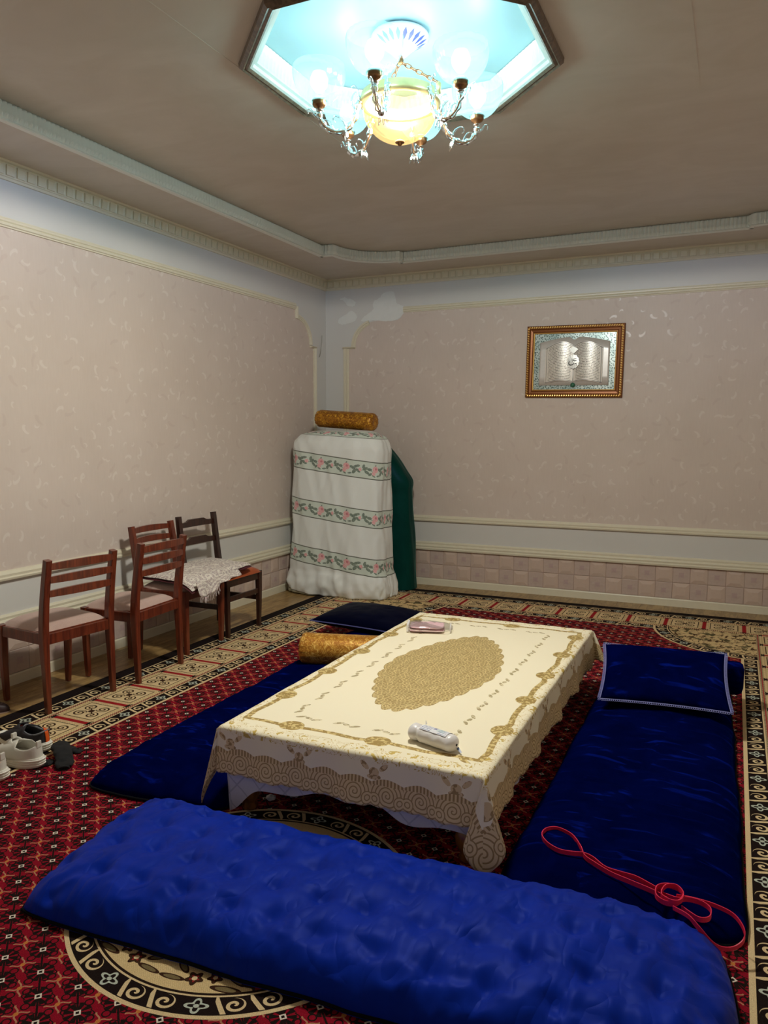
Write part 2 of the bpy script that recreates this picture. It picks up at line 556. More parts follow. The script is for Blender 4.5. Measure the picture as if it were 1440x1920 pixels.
def mat_floral_sheet():
    t = Mat('floral_sheet')
    u, v, _ = t.sep(t.tc('UV'))        # u metres along, v metres up
    WHITE = rgb(228, 231, 228)
    P = 0.4225
    b = t.fmod(v-0.313, P)              # band 0..0.155
    band = b < 0.155
    bb = b-0.0775
    lines = (b < 0.008) | t.between(b, 0.147, 0.155)
    Q = 0.27
    lu = t.cell(u, Q)
    q = t.vec(lu, bb)
    green = None
    for L in ((-.10, .01, .026, .013, .5), (-.085, -.02, .024, .013, -.5), (-.115, .028, .020, .012, 1.2), (-.06, .008, .022, .012, 0.), (-.055, -.034, .020, .010, .6),
              (.055, .01, .026, .013, -.5), (.085, .022, .024, .012, .4), (.07, -.022, .025, .014, .9), (.105, -.012, .024, .012, -.6), (.105, .030, .018, .010, .2),
              (.03, -.042, .02, .007, .2), (-.02, -.046, .018, .007, -.4), (.0, .045, .012, .006, 1.)):
        k = t.ell(q, *L) < 1.0
        green = k if green is None else green | k
    pink = (t.ell(q, 0., .012, .032, .029) < 1.0) | (t.ell(q, -.020, -.024, .020, .017) < 1.0) | (t.ell(q, .125, .0, .016, .015) < 1.0)
    pc = (t.ell(q, .004, .016, .012, .010) < 1.0)
    vine = abs(bb-t.sin(u*46.0)*0.012) < 0.0022
    col = t.mix(band, WHITE, rgb(206, 216, 206))
    n = t.noise(t.vec(u, v), 130.0, 2.0)
    col = t.mix(vine & band, col, rgb(120, 130, 116))
    col = t.mix(green & band, col, t.mix(n > 0.5, rgb(104, 120, 108), rgb(140, 152, 140)))
    col = t.mix(pink & band, col, t.mix(n > 0.52, rgb(222, 160, 164), rgb(232, 192, 190)))
    col = t.mix(pc & band, col, rgb(206, 128, 138))
    col = t.mix(lines, col, rgb(96, 100, 88))
    t.set(color=col, rough=0.6, spec=0.3, sheen=0.2)
    return t.mat

def mat_velvet(name, c, sheen_c, sheen=0.6, nap=0.4, rough=0.45, tint=(0.25, 0.4, 1, 1), streak=0.0, spec=0.12, crease=0.0):
    t = Mat(name)
    n = t.noise(t.tc('Object'), 7.0, 3.0, 0.6, 0.6)
    x_, y_, z_ = t.sep(t.tc('Object'))
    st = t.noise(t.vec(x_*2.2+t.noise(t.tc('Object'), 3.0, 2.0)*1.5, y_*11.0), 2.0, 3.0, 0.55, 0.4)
    a = t.mix(t.sm(n, 0.35, 0.7)*nap*0.6, c, tuple(min(1, k*2.2) for k in c[:3])+(1,))
    a = t.mix(t.sm(st, 0.56, 0.72)*streak, a, tuple(min(1, k*7.0) for k in c[:3])+(1,))  # brighter streaks painted into the base colour stand in for crease highlights
    t.set(color=a, rough=rough, spec=spec, sheen=sheen, sheenr=0.3, sheent=sheen_c)
    t.bsdf.inputs['Specular Tint'].default_value = tint
    f = t.noise(t.tc('Object'), 260.0, 2.0)
    if crease:
        c1 = abs(t.noise(t.vec(x_*3.4, y_*2.2), 2.0, 2.0, 0.5, 0.4)-0.5); c2 = abs(t.noise(t.vec(x_*7.0+4.0, y_*4.0), 2.0, 1.0, 0.5, 0.4)-0.5)
        f = f*0.02+t.m('POWER', t.sm(c1, 0.0, 0.14), 0.5)*0.7+t.m('POWER', t.sm(c2, 0.0, 0.12), 0.5)*0.25
        t.bump(f, 0.45, crease)
    else:
        t.bump(f, 0.15, 0.001)
    return t.mat

def mat_brocade(name, a, b, c):
    t = Mat(name)
    v = t.tc('Object')
    n1 = t.noise(v, 34.0, 3.0, 0.55, 1.5); n2 = t.noise(v, 150.0, 2.0)
    col = t.mix(t.sm(n1, 0.46, 0.54), a, b)
    col = t.mix(t.sm(n1, 0.60, 0.63), col, c)
    col = t.mix((n2 > 0.6)*0.6, col, c)
    t.set(color=col, rough=0.38, metal=0.35, spec=0.5)
    t.bump(n1+n2*0.5, 0.35, 0.003)
    return t.mat

def mat_wood(name, a, b, rough=0.32, scale=6.0, axis=2):
    t = Mat(name)
    x, y, z = t.sep(t.tc('Object'))
    k = [18.0, 18.0, 18.0]; k[axis] = 1.6
    v = t.vec(x*k[0], y*k[1], z*k[2])
    n = t.noise(v, scale*0.5, 4.0, 0.6, 0.5)
    t.set(color=t.mix(t.sm(n, 0.3, 0.7), a, b), rough=rough, spec=0.5, coat=0.25, coatr=0.25)
    return t.mat

def mat_floor():
    t = Mat('oak_laminate')
    x, y, z = t.sep(t.tc('Object'))
    info = t.n('ShaderNodeObjectInfo')
    rnd = E(t, info.outputs['Random'])
    n = t.noise(t.vec(x*14.0+rnd*40.0, y*2.2, z), 2.0, 5.0, 0.6, 1.2)
    fine = t.noise(t.vec(x*160.0, y*6.0, z), 2.0, 2.0)
    col = t.mix(t.sm(n, 0.3, 0.72), rgb(128, 98, 56), rgb(186, 154, 100))
    col = t.mix(fine*0.25, col, rgb(110, 82, 46))
    t.set(color=col, rough=0.33, spec=0.45)
    return t.mat

def mat_ceiling():
    t = Mat('glossy_ceiling_paint')
    v = t.tc('Object')
    x, y, z = t.sep(v)
    n = t.noise(t.vec(x*1.0, y*2.0), 1.6, 4.0, 0.6, 1.0)
    n2 = t.noise(t.vec(x*2.0, y*9.0), 2.4, 3.0, 0.5, 0.4)
    col = t.mix(t.sm(n, 0.3, 0.75), rgb(198, 187, 173), rgb(208, 198, 186))
    t.set(color=col, rough=t.sel(t.sm(n2, 0.35, 0.7), 0.34, 0.28), spec=0.5)
    t.bump(n2, 0.03, 0.01)
    return t.mat

def mat_shawl():
    t = Mat('paisley_shawl')
    u, v, _ = t.sep(t.tc('UV'))
    uv = t.vec(u, v)
    P = 0.17
    r = t.len(t.cell(u+v*0.4, P)*1.0, t.cell(v-u*0.2, P)*1.25)
    n = t.noise(uv, 48.0, 2.0, 0.5, 1.0)
    rings = t.frac(r*26.0+n*1.4) < 0.45
    vo = E(t, t.voro(uv, 85.0, 'DISTANCE_TO_EDGE', dims='2D').outputs[0]) < 0.14
    col = t.mix(rings, rgb(166, 148, 146), rgb(226, 218, 206))
    col = t.mix(vo & rings.inv(), col, rgb(214, 204, 194))
    col = t.mix((n > 0.64)*0.8, col, rgb(150, 130, 132))
    t.set(color=col, rough=0.8, spec=0.2, sheen=0.2)
    t.bump(rings+vo, 0.3, 0.001)
    return t.mat

def mat_lamp_glass(name, c, emit, strength, alpha=0.5, tint=(0.95, 1, 1, 1)):
    """thin frosted glass of a lit lamp: passes light straight and scattered, glows a little"""
    t = Mat(name)
    nt = t.nt
    tr = t.n('ShaderNodeBsdfTransparent'); tr.inputs[0].default_value = tint
    tl = t.n('ShaderNodeBsdfTranslucent'); tl.inputs[0].default_value = c
    gl = t.n('ShaderNodeBsdfGlossy'); gl.inputs[0].default_value = (1, 1, 1, 1); gl.inputs[1].default_value = 0.12
    em = t.n('ShaderNodeEmission'); em.inputs[0].default_value = emit; em.inputs[1].default_value = strength
    m1 = t.n('ShaderNodeMixShader'); m1.inputs[0].default_value = alpha
    nt.links.new(tr.outputs[0], m1.inputs[1]); nt.links.new(tl.outputs[0], m1.inputs[2])
    m2 = t.n('ShaderNodeMixShader'); m2.inputs[0].default_value = 0.08
    nt.links.new(m1.outputs[0], m2.inputs[1]); nt.links.new(gl.outputs[0], m2.inputs[2])
    ad = t.n('ShaderNodeAddShader')
    nt.links.new(m2.outputs[0], ad.inputs[0]); nt.links.new(em.outputs[0], ad.inputs[1])
    nt.links.new(ad.outputs[0], t.out.inputs[0])
    return t.mat

def mat_glow(name, c, s):
    """lit lamp filament glow: adds light, blocks nothing"""
    t = Mat(name)
    tr = t.n('ShaderNodeBsdfTransparent'); em = t.n('ShaderNodeEmission'); em.inputs[0].default_value = c; em.inputs[1].default_value = s
    ad = t.n('ShaderNodeAddShader'); t.nt.links.new(tr.outputs[0], ad.inputs[0]); t.nt.links.new(em.outputs[0], ad.inputs[1])
    t.nt.links.new(ad.outputs[0], t.out.inputs[0]); return t.mat

def mat_clear(name, c, tint=0.75, rough=0.08, gloss=1.6):
    """clear glass or film that lets shadows stay light"""
    t = Mat(name); nt = t.nt
    tr = t.n('ShaderNodeBsdfTransparent'); tr.inputs[0].default_value = c
    gl = t.n('ShaderNodeBsdfGlossy'); gl.inputs[1].default_value = rough
    fr = t.n('ShaderNodeFresnel'); fr.inputs[0].default_value = 1.5
    m = t.m('MULTIPLY_ADD', E(t, fr.outputs[0]), gloss, 1.0-tint)
    mx = t.n('ShaderNodeMixShader')
    nt.links.new(m.s, mx.inputs[0]); nt.links.new(tr.outputs[0], mx.inputs[1]); nt.links.new(gl.outputs[0], mx.inputs[2])
    nt.links.new(mx.outputs[0], t.out.inputs[0])
    return t.mat

WALLPAPER = mat_wallpaper()
PAINT = plain('white_wall_paint', rgb(214, 213, 209), 0.45, 2.0, 0.03)
TRIMW = plain('cream_trim_paint', rgb(222, 215, 192), 0.38, 30.0, 0.04)
PLASTER = plain('plaster_filler', rgb(226, 228, 224), 0.8, 20.0, 0.05)
TILEM = plain('glazed_tile', rgb(206, 184, 170), 0.22, 40.0, 0.05)
TILEF = plain('glazed_tile_flowered', rgb(198, 178, 168), 0.22, 60.0, 0.07)
TILEV = plain('tile_flower_relief', rgb(190, 166, 162), 0.25, 90.0, 0.08)
GROUT = plain('grout', rgb(170, 140, 120), 0.9)
FLOORM = mat_floor()
CEILM = mat_ceiling()
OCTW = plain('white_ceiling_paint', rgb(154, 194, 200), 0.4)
PLASTW = plain('white_moulded_plaster', rgb(236, 240, 236), 0.35)
OCTBR = mat_wood('bronze_octagon_trim', rgb(84, 70, 58), rgb(120, 100, 82), 0.4)

# ================================================================ the room
RX, RY = ROOM_X, ROOM_Y
fl = struct(box('floor', -0.1, RX+0.1, RY-0.1, 0.1, -0.08, -0.003, FLOORM))
PW = 0.193
def plank_mesh(wd, ln):
    bm = bmesh.new(); bm_box(bm, -wd/2+.0008, wd/2-.0008, -ln/2+.0008, ln/2-.0008, -0.0028, 0.0)
    me = bpy.data.meshes.new('plank'); bm.to_mesh(me); bm.free(); me.materials.append(FLOORM); return me
PM = plank_mesh(PW, 0.92)
for c in range(25):
    x = PW*(c+0.5)
    y = -0.46 + (0.0, 0.61, 0.3)[c % 3]
    n = 0
    while y > -5.6:
        full = (c < 3)
        if y < -0.46 and not full and y+0.46 < -0.32: break
        top = min(y+0.46, 0.0); bot = y-0.46
        if top-bot > 0.9: o = link('plank', PM, None, fl, (x, y, 0))
        else: o = link('plank', plank_mesh(PW, top-bot), None, fl, (x, (top+bot)/2, 0))
        y -= 0.92; n += 1

wl_ = struct(box('wall_left', -0.12, 0, RY-0.12, 0.12, -0.05, 3.3, PAINT))
wb_ = struct(box('wall_back', 0, RX, 0, 0.12, -0.05, 3.3, PAINT))
wr_ = struct(box('wall_right', RX, RX+0.12, RY-0.12, 0.12, -0.05, 3.3, PAINT))
wf_ = struct(box('wall_front', 0, RX, RY-0.12, RY, -0.05, 3.3, PAINT))

def arc(cx, cz, rx, rz, a0, a1, n=14):
    return [(cx+rx*cos(a0+(a1-a0)*i/n), cz+rz*sin(a0+(a1-a0)*i/n)) for i in range(n+1)]
# outlines in wall coordinates (distance from the far corner, height)
arcpts = arc(0.56, 2.305, 0.25, 0.235, pi, pi/2)
left_out = [(0.255, 0.67), (0.255, 2.285), (0.305, 2.290)]+arcpts+[(0.565, 2.60)]
back_out = [(0.262, 0.67), (0.262, 2.295), (0.31, 2.297)]+arcpts+[(0.64, 2.542), (0.70, 2.53), (0.78, 2.535), (0.82, 2.56), (0.835, 2.602)]
def wall_poly(name, pts, far, wall, toW):
    P = pts+[(far, 2.60), (far, 0.67)]
    tris = geometry.tessellate_polygon([[Vector((a, b, 0)) for a, b in P]])
    return pymesh(name, [toW(a, b, 0.002) for a, b in P], [tuple(t_) for t_ in tris], WALLPAPER, wall)
TL = lambda a, b, n: Vector((n, -a, b))
TB = lambda a, b, n: Vector((a, -n, b))
TRR = lambda a, b, n: Vector((RX-n, -a, b))
TF = lambda a, b, n: Vector((a, RY+n, b))
tag(wall_poly('wallpaper_panel', left_out, -RY-0.25, wl_, TL), 'beige leaf-patterned wallpaper')
mir = [(RX-a, b) for a, b in left_out[::-1]]
def wall_poly2(name, P, wall, toW):
    tris = geometry.tessellate_polygon([[Vector((a, b, 0)) for a, b in P]])
    return pymesh(name, [toW(a, b, 0.002) for a, b in P], [tuple(t_) for t_ in tris], WALLPAPER, wall)
tag(wall_poly2('wallpaper_panel', back_out+mir, wb_, TB), 'beige leaf-patterned wallpaper')
wall_poly('wallpaper_panel', left_out, -RY-0.25, wr_, TRR)

def strip_prof(wd, dp):
    h = wd/2
    return [(-h, 0), (-h, dp*.55), (-h*.75, dp*.6), (-h*.6, dp), (-h*.15, dp*.95), (0, dp*.6), (h*.2, dp*.95), (h*.6, dp), (h*.75, dp*.6), (h, dp*.5), (h, 0)]
def moulding(name, path, T, nrm, wd=0.05, dp=0.018, parent=None):
    V, F = sweep([T(a, b, 0.001) for a, b in path], strip_prof(wd, dp), Vector(nrm))
    return pymesh(name, V, F, TRIMW, parent)
# panel frames
pf = struct(moulding('trim_1', [(0.235, 0.67), (0.235, 2.283)], TL, (1, 0, 0), 0.045, .02))
moulding('ledge', [(0.225, 2.288), (0.325, 2.288)], TL, (1, 0, 0), .018, .03, pf)
moulding('arch_moulding', arc(0.56, 2.305, 0.25, 0.235, pi, pi/2), TL, (1, 0, 0), .045, .018, pf)
moulding('ledge', [(0.575, 2.52), (0.575, 2.628)], TL, (1, 0, 0), .03, .024, pf)
moulding('head_moulding', [(0.59, 2.628), (-RY, 2.628)], TL, (1, 0, 0), .055, .02, pf)
pf = struct(moulding('trim_2', [(0.232, 0.67), (0.232, 2.290)], TB, (0, -1, 0), 0.06, .02))
moulding('ledge', [(0.20, 2.296), (0.335, 2.296)], TB, (0, -1, 0), .02, .03, pf)
moulding('arch_moulding', arc(0.56, 2.305, 0.25, 0.235, pi, pi*0.60), TB, (0, -1, 0), .045, .018, pf)
moulding('head_moulding', [(0.845, 2.628), (RX-.59, 2.628)], TB, (0, -1, 0), .055, .02, pf)
TB2 = lambda a, b, n: Vector((RX-a, -n, b))
pf = struct(moulding('trim_22', [(0.235, 0.67), (0.235, 2.283)], TB2, (0, -1, 0), 0.045, .02))
moulding('arch_moulding', arc(0.56, 2.305, 0.25, 0.235, pi, pi/2), TB2, (0, -1, 0), .045, .018, pf)
pf = struct(moulding('trim_23', [(0.235, 0.67), (0.235, 2.283)], TRR, (-1, 0, 0), 0.045, .02))
moulding('arch_moulding', arc(0.56, 2.305, 0.25, 0.235, pi, pi/2), TRR, (-1, 0, 0), .045, .018, pf)
moulding('head_moulding', [(0.59, 2.628), (-RY, 2.628)], TRR, (-1, 0, 0), .055, .02, pf)

def profile_run(name, prof, T, L0, L1, parent=None, mat=None):
    """prof: closed list of (out from wall, z)"""
    n = len(prof)
    V = [T(L0, z, o) for o, z in prof]+[T(L1, z, o) for o, z in prof]
    F = [(i, (i+1) % n, n+(i+1) % n, n+i) for i in range(n)]+[tuple(range(n))[::-1], tuple(range(n, 2*n))]
    return pymesh(name, V, F, mat or TRIMW, parent)
RAIL = [(0, .620), (.022, .622), (.026, .634), (.020, .642), (.022, .656), (.014, .668), (.010, .676), (0, .677)]
LOW = [(0, .343), (.030, .345), (.034, .360), (.026, .370), (.030, .384), (.024, .394), (.016, .398), (.018, .412), (.010, .423), (0, .424)]
BASE = [(0, 0), (.012, 0), (.012, .058), (.008, .066), (0, .067)]
CROWN = [(0, 2.860), (.012, 2.860), (.016, 2.872), (.024, 2.876), (.030, 2.944), (.040, 2.950), (.044, 2.960), (0, 2.960)]
DENT = bmesh.new()
bm_box(DENT, -.027, .027, -.010, .004, -.028, .028)
for f in list(DENT.faces):
    if f.normal.y < -.9 or abs(f.calc_center_median().y+.010) < 1e-5:
        bmesh.ops.inset_region(DENT, faces=[f], thickness=.009, depth=-.004)
        break
DM = bpy.data.meshes.new('dentil'); bmesh.ops.recalc_face_normals(DENT, faces=DENT.faces); DENT.to_mesh(DM); DENT.free(); DM.materials.append(TRIMW)
k = 3
for (T, L, ry, vis) in ((TL, -RY, pi/2, 5.0), (TB, RX, 0.0, 9.0), (TRR, -RY, 0, 0), (TF, RX, 0, 0)):
    for nm, pr in (('rail', RAIL), ('low', LOW), ('base', BASE), ('crown', CROWN)):
        if nm == 'base':
            o = profile_run('baseboard_'+('left', 'back', 'right', 'front')[(TL, TB, TRR, TF).index(T)], pr, T, 0, L)
        else:
            o = profile_run('trim_%d' % k, pr, T, 0, L); k += 1
        struct(o)
        if nm == 'crown' and vis:
            a = 0.075
            while a < min(L-.05, vis):
                q = link('dentil', DM, None, o, T(a, 2.910, .026)); q.rotation_euler = (0.09 if T is TB else 0, 0, ry)
                if T is TL: q.rotation_euler = (0.09, 0, pi/2)
                a += 0.0705

# ---- wall tiles: two rows under the low rail, plain bevelled and flowered ones in turn
def tile_meshes():
    h = 0.0676
    def frust(inner, d0, d1):
        V = [(-h, 0, -h), (h, 0, -h), (h, 0, h), (-h, 0, h), (-h, -d0, -h), (h, -d0, -h), (h, -d0, h), (-h, -d0, h),
             (-inner, -d1, -inner), (inner, -d1, -inner), (inner, -d1, inner), (-inner, -d1, inner)]
        F = [(0, 1, 5, 4), (1, 2, 6, 5), (2, 3, 7, 6), (3, 0, 4, 7), (4, 5, 9, 8), (5, 6, 10, 9), (6, 7, 11, 10), (7, 4, 8, 11), (8, 9, 10, 11)]
        return V, F
    V, F = frust(0.036, .004, .011)
    n = len(V)
    for (a, b) in ((-.012, .004), (.010, -.004)):
        V += [(a-.010, -.012, b), (a, -.013, b-.005), (a+.010, -.012, b), (a, -.013, b+.005)]
        F.append((n, n+1, n+2, n+3)); n += 4
    A = bpy.data.meshes.new('bevelled_tile'); A.from_pydata(V, [], F); A.materials.append(TILEM)
    V, F = frust(0.064, .004, .006)
    n = len(V); mi = [0]*len(F)
    D = 0.056
    V += [(0, -.0062, -D), (D, -.0062, 0), (0, -.0062, D), (-D, -.0062, 0), (0, -.009, 0)]
    for i in range(4): F.append((n+i, n+(i+1) % 4, n+4)); mi.append(0)
    n += 5
    for kk in range(4):
        a = pi/4+kk*pi/2
        for (rr, ww, off) in ((.030, .010, 0), (.022, .007, pi/4)):
            a2 = a+off
            c, s_ = cos(a2), sin(a2)
            V += [(0, -.0095, 0), (rr*.55*c-ww*s_, -.0088, rr*.55*s_+ww*c), (rr*c, -.0085, rr*s_), (rr*.55*c+ww*s_, -.0088, rr*.55*s_-ww*c)]
            F.append((n, n+1, n+2, n+3)); mi.append(1); n += 4
    B = bpy.data.meshes.new('flowered_tile'); B.from_pydata(V, [], F); B.materials.append(TILEF); B.materials.append(TILEV)
    for p_, m_ in zip(B.polygons, mi): p_.material_index = m_
    for me in (A, B):
        bm = bmesh.new(); bm.from_mesh(me); bmesh.ops.recalc_face_normals(bm, faces=bm.faces); bm.to_mesh(me); bm.free()
    return A, B
TA, TBm = tile_meshes()
profile_run('tile_bed', [(0, .067), (.0015, .067), (.0015, .343), (0, .343)], TB, 0, RX, wb_, GROUT)
profile_run('tile_bed', [(0, .067), (.0015, .067), (.0015, .343), (0, .343)], TL, 0, -RY, wl_, GROUT)
for i in range(-7, 28):
    cx = 0.9944+0.1375*(i+0.5)
    if cx > RX-0.07 or cx < .07: continue
    for r_ in range(2):
        o = link('tile', TA if (i+r_) % 2 else TBm, None, wb_, (cx, -.001, .136+.138*r_))
for i in range(33):
    cy = -0.10-0.1375*(i+0.5)
    for r_ in range(2):
        o = link('tile', TA if (i+r_) % 2 else TBm, None, wl_, (.001, cy, .136+.138*r_)); o.rotation_euler = (0, 0, pi/2)

for i in range(33):
    cy = -0.10-0.1375*(i+0.5)
    for r_ in range(2):
        o = link('tile', TA if (i+r_) % 2 else TBm, None, wr_, (RX-.001, cy, .136+.138*r_)); o.rotation_euler = (0, 0, -pi/2)

# ---- plaster repairs on the back wall and a loose wire on the left wall
def blob(name, pts, T, mat, parent, n=0.003):
    P = catmull([Vector((a, b, 0)) for a, b in pts], 6, True)
    P = [Vector((p.x+.008*fbm(p.x*30, p.y*30, 1), p.y+.008*fbm(p.x*30, p.y*30, 5), 0)) for p in P]
    tris = geometry.tessellate_polygon([P])
    o = pymesh(name, [T(p.x, p.y, n) for p in P], [tuple(t_) for t_ in tris], mat, parent)
    return o
blob('plaster_patch', [(.40, 2.545), (.44, 2.60), (.52, 2.64), (.53, 2.72), (.60, 2.76), (.64, 2.80), (.74, 2.80), (.77, 2.70), (.84, 2.66), (.85, 2.60), (.78, 2.545), (.66, 2.53), (.55, 2.548)], TB, PLASTER, wb_)
blob('plaster_patch', [(.15, 2.54), (.15, 2.58), (.22, 2.62), (.30, 2.65), (.35, 2.60), (.33, 2.555), (.24, 2.53), (.18, 2.52)], TB, PLASTER, wb_)
blob('plaster_patch', [(.16, 2.77), (.21, 2.745), (.26, 2.70), (.32, 2.70), (.33, 2.74), (.24, 2.78), (.19, 2.785)], TB, PLASTER, wb_)
wr = tube('wall_wire', [(.004, -.150, 2.20), (.008, -.128, 2.25), (.010, -.117, 2.30), (.009, -.100, 2.36), (.006, -.088, 2.42)], .0022, plain('grey_wire', rgb(150, 146, 136), .5), None, 6)
tube('wire_loop', [(.004, -.150, 2.20), (.010, -.140, 2.215), (.014, -.128, 2.26), (.010, -.112, 2.33)], .0018, wr.data.materials[0], wr, 6)
tag(wr, 'thin loose wire hanging on white wall by the corner', 'wire')

# ---- ceiling: lower soffit border, raised tray with notched corners, octagon recess
x0, x1, y0, y1 = .475, RX-.475, -.44, RY+.44
def corner(cx, cy, sx, sy):
    """from the x-side edge round to the y-side edge; cx,cy corner, sx,sy point into the room"""
    P = [(cx, cy+sy*.50), (cx+sx*.11, cy+sy*.50)]
    c = (cx+sx*.525, cy+sy*.495)
    for i in range(15):
        a = (pi/2)*i/14
        P.append((c[0]-sx*.415*cos(a), c[1]-sy*.43*sin(a)))
    P.append((cx+sx*.525, cy))
    return P
tray = corner(x0, y0, 1, -1)+corner(x1, y0, -1, -1)[::-1]+corner(x1, y1, -1, 1)+corner(x0, y1, 1, 1)[::-1]
outer = [(0, 0), (RX, 0), (RX, RY), (0, RY)]
octo = [(CH[0]+.605*a, CH[1]+.605*b) for a, b in ((1, .39), (.39, 1), (-.39, 1), (-1, .39), (-1, -.39), (-.39, -1), (.39, -1), (1, -.39))]
def plate(loops, z):
    L = [[Vector((a, b, 0)) for a, b in l] for l in loops]
    tris = geometry.tessellate_polygon(L)
    return [(p.x, p.y, z) for l in L for p in l], [tuple(t_) for t_ in tris]
V, F = plate([outer, tray], SOFFIT_Z)
n = len(V)
V2, F2 = plate([tray, octo], TRAY_Z)
V += V2; F += [tuple(i+n for i in f) for f in F2]; n = len(V)
m_ = len(tray)
V += [(a, b, SOFFIT_Z) for a, b in tray]+[(a, b, TRAY_Z) for a, b in tray]
F += [(n+i, n+(i+1) % m_, n+m_+(i+1) % m_, n+m_+i) for i in range(m_)]; n = len(V)
V += [(0, 0, 3.24), (RX, 0, 3.24), (RX, RY, 3.24), (0, RY, 3.24)]; F.append((n, n+1, n+2, n+3))
ceil = struct(pymesh('ceiling', V, F, CEILM))
V = [(a, b, TRAY_Z-.001) for a, b in octo]+[(a, b, OCT_Z) for a, b in octo]
F = [(i, (i+1) % 8, 8+(i+1) % 8, 8+i) for i in range(8)]+[tuple(range(8, 16))]
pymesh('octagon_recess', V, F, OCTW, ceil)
for xx, ya, yb in ((1.717, -6.2, -2.4), (3.543, -6.2, -2.86)):
    box('seam', xx-.003, xx+.003, ya, yb, TRAY_Z-.0012, TRAY_Z+.002, CEILM, ceil)
box('seam', 3.22, 3.226, -.43, -.04, SOFFIT_Z-.0012, SOFFIT_Z+.001, CEILM, ceil)

def fluted(name, poly, prof, step, pitch, depth, mat, center):
    """moulding with flutes following a closed outline; prof: (inward, z, flute weight)"""
    P = [Vector((a, b, 0)) for a, b in poly]; n = len(P); S = []
    for i in range(n):
        a, b = P[i], P[(i+1) % n]; L = (b-a).length
        nn = max(1, int(round(L/step)))
        t_ = (b-a).normalized(); nr = Vector((-t_.y, t_.x, 0))
        if nr.dot(Vector((center[0], center[1], 0))-(a+b)/2) < 0: nr = -nr
        for j in range(nn): S.append((a+(b-a)*(j/nn), nr, j/nn))
    sl = 0.0; V = []; m = len(prof); N = len(S)
    for i in range(N):
        p, nr, f = S[i]
        if f == 0: nr = (nr+S[i-1][1]).normalized()*1.0
        w_ = 0.5+0.5*cos(2*pi*sl/pitch)
        for (o, z, k_) in prof:
            q = p+nr*(o+depth*k_*w_); V.append((q.x, q.y, z))
        sl += (S[(i+1) % N][0]-p).length
    return pymesh(name, V, ring_faces(N, m, False, 0, True), mat, None, False)
o = fluted('trim_20', tray, [(0, 2.952, 0), (.030, 2.952, 0), (.034, 2.958, 0), (.028, 2.964, 0), (.024, 2.968, .4), (.026, 2.990, 1), (.018, 2.992, 1), (.020, 3.040, 1), (.012, 3.049, .6), (0, 3.0495, 0)], .0072, .0288, .017, PLASTW, (RX/2, RY/2))
struct(tag(o, 'white fluted plaster moulding around the raised ceiling'))
octd = [(CH[0]+.625*a, CH[1]+.625*b) for a, b in ((1, .40), (.40, 1), (-.40, 1), (-1, .40), (-1, -.40), (-.40, -1), (.40, -1), (1, -.40))]
def octring(name, r0, prof, mat, parent=None):
    V = []; pts = [(1, .4142), (.4142, 1), (-.4142, 1), (-1, .4142), (-1, -.4142), (-.4142, -1), (.4142, -1), (1, -.4142)]
    for a, b in pts:
        for (o_, z) in prof: V.append((CH[0]+(r0+o_)*a, CH[1]+(r0+o_)*b, z))
    return pymesh(name, V, ring_faces(8, len(prof), True, 0, True), mat, parent)
t7 = struct(octring('trim_21', .60, [(.0, 3.05), (.0, 3.028), (.010, 3.020), (.020, 3.026), (.030, 3.018), (.044, 3.030), (.046, 3.05)], OCTBR))
tag(t7, 'bronze octagonal moulding around the lit ceiling recess')
octring('inner_bead', .60, [(0, 3.05), (0, 3.030), (-.012, 3.034), (-.016, 3.046), (-.03, 3.050), (-.03, 3.058), (0, 3.058)], PLASTW, t7)
f_ = fluted('fluted_liner', octo, [(0, 3.055, 0), (.006, 3.056, 1), (.008, 3.10, 1), (.014, 3.13, 1), (.03, 3.158, .3)], .0072, .0288, .008, PLASTW, CH)
f_.parent = t7

# ================================================================ rug
RUGM = mat_rug()
rg = box('patterned_rug', 0.40, 4.46, RY+.12, -0.27, 0.0, 0.007, RUGM)
tag(rg, 'red and beige patterned rug with scroll border covering the floor', 'rug')

# ================================================================ chandelier
GLASS = mat_clear('arm_glass', (0.93, 0.96, 0.97, 1), 0.82, 0.05)
SHADE = mat_lamp_glass('aqua_frosted_glass', (0.55, 0.9, 0.9, 1), (0.36, 0.85, 0.88, 1), 0.10, 0.13, (0.66, 0.93, 0.93, 1))
BOWLG = mat_lamp_glass('amber_frosted_glass', (1.0, 0.82, 0.45, 1), (1.0, 0.70, 0.24, 1), 0.40, 0.0006, (1.0, 0.75, 0.42, 1))
BRASS = plain('antique_brass', rgb(150, 112, 76), 0.28, 60, .2, metal=0.9)
GOLDR = plain('pale_gilt', rgb(214, 196, 140), 0.3, 60, .1, metal=0.5)
def mat_emit(name, c, s):
    t = Mat(name); t.set(color=(0, 0, 0, 1), emit=c, emits=s); return t.mat
BULB = mat_glow('lit_bulb_cool', (0.86, 0.98, 1, 1), 0.35)
BULBW = mat_glow('lit_bulb_warm', (1, .88, .6, 1), 0.16)
CHR = plain('rosette_porcelain', rgb(226, 230, 240), 0.25)
CHB = plain('rosette_blue_print', rgb(70, 84, 170), 0.3)
ch = empty('chandelier', (CH[0], CH[1], 2.70), 0, 'glass chandelier with aqua upturned shades and amber centre bowl under the ceiling', 'chandelier')
Z = 2.70
def plight(name, loc, w_, c, r, parent):
    l = bpy.data.lights.new(name, 'POINT'); l.energy = w_; l.color = c; l.shadow_soft_size = r
    o = bpy.data.objects.new(name, l); COL.objects.link(o); o.parent = parent; o.location = loc
    return o
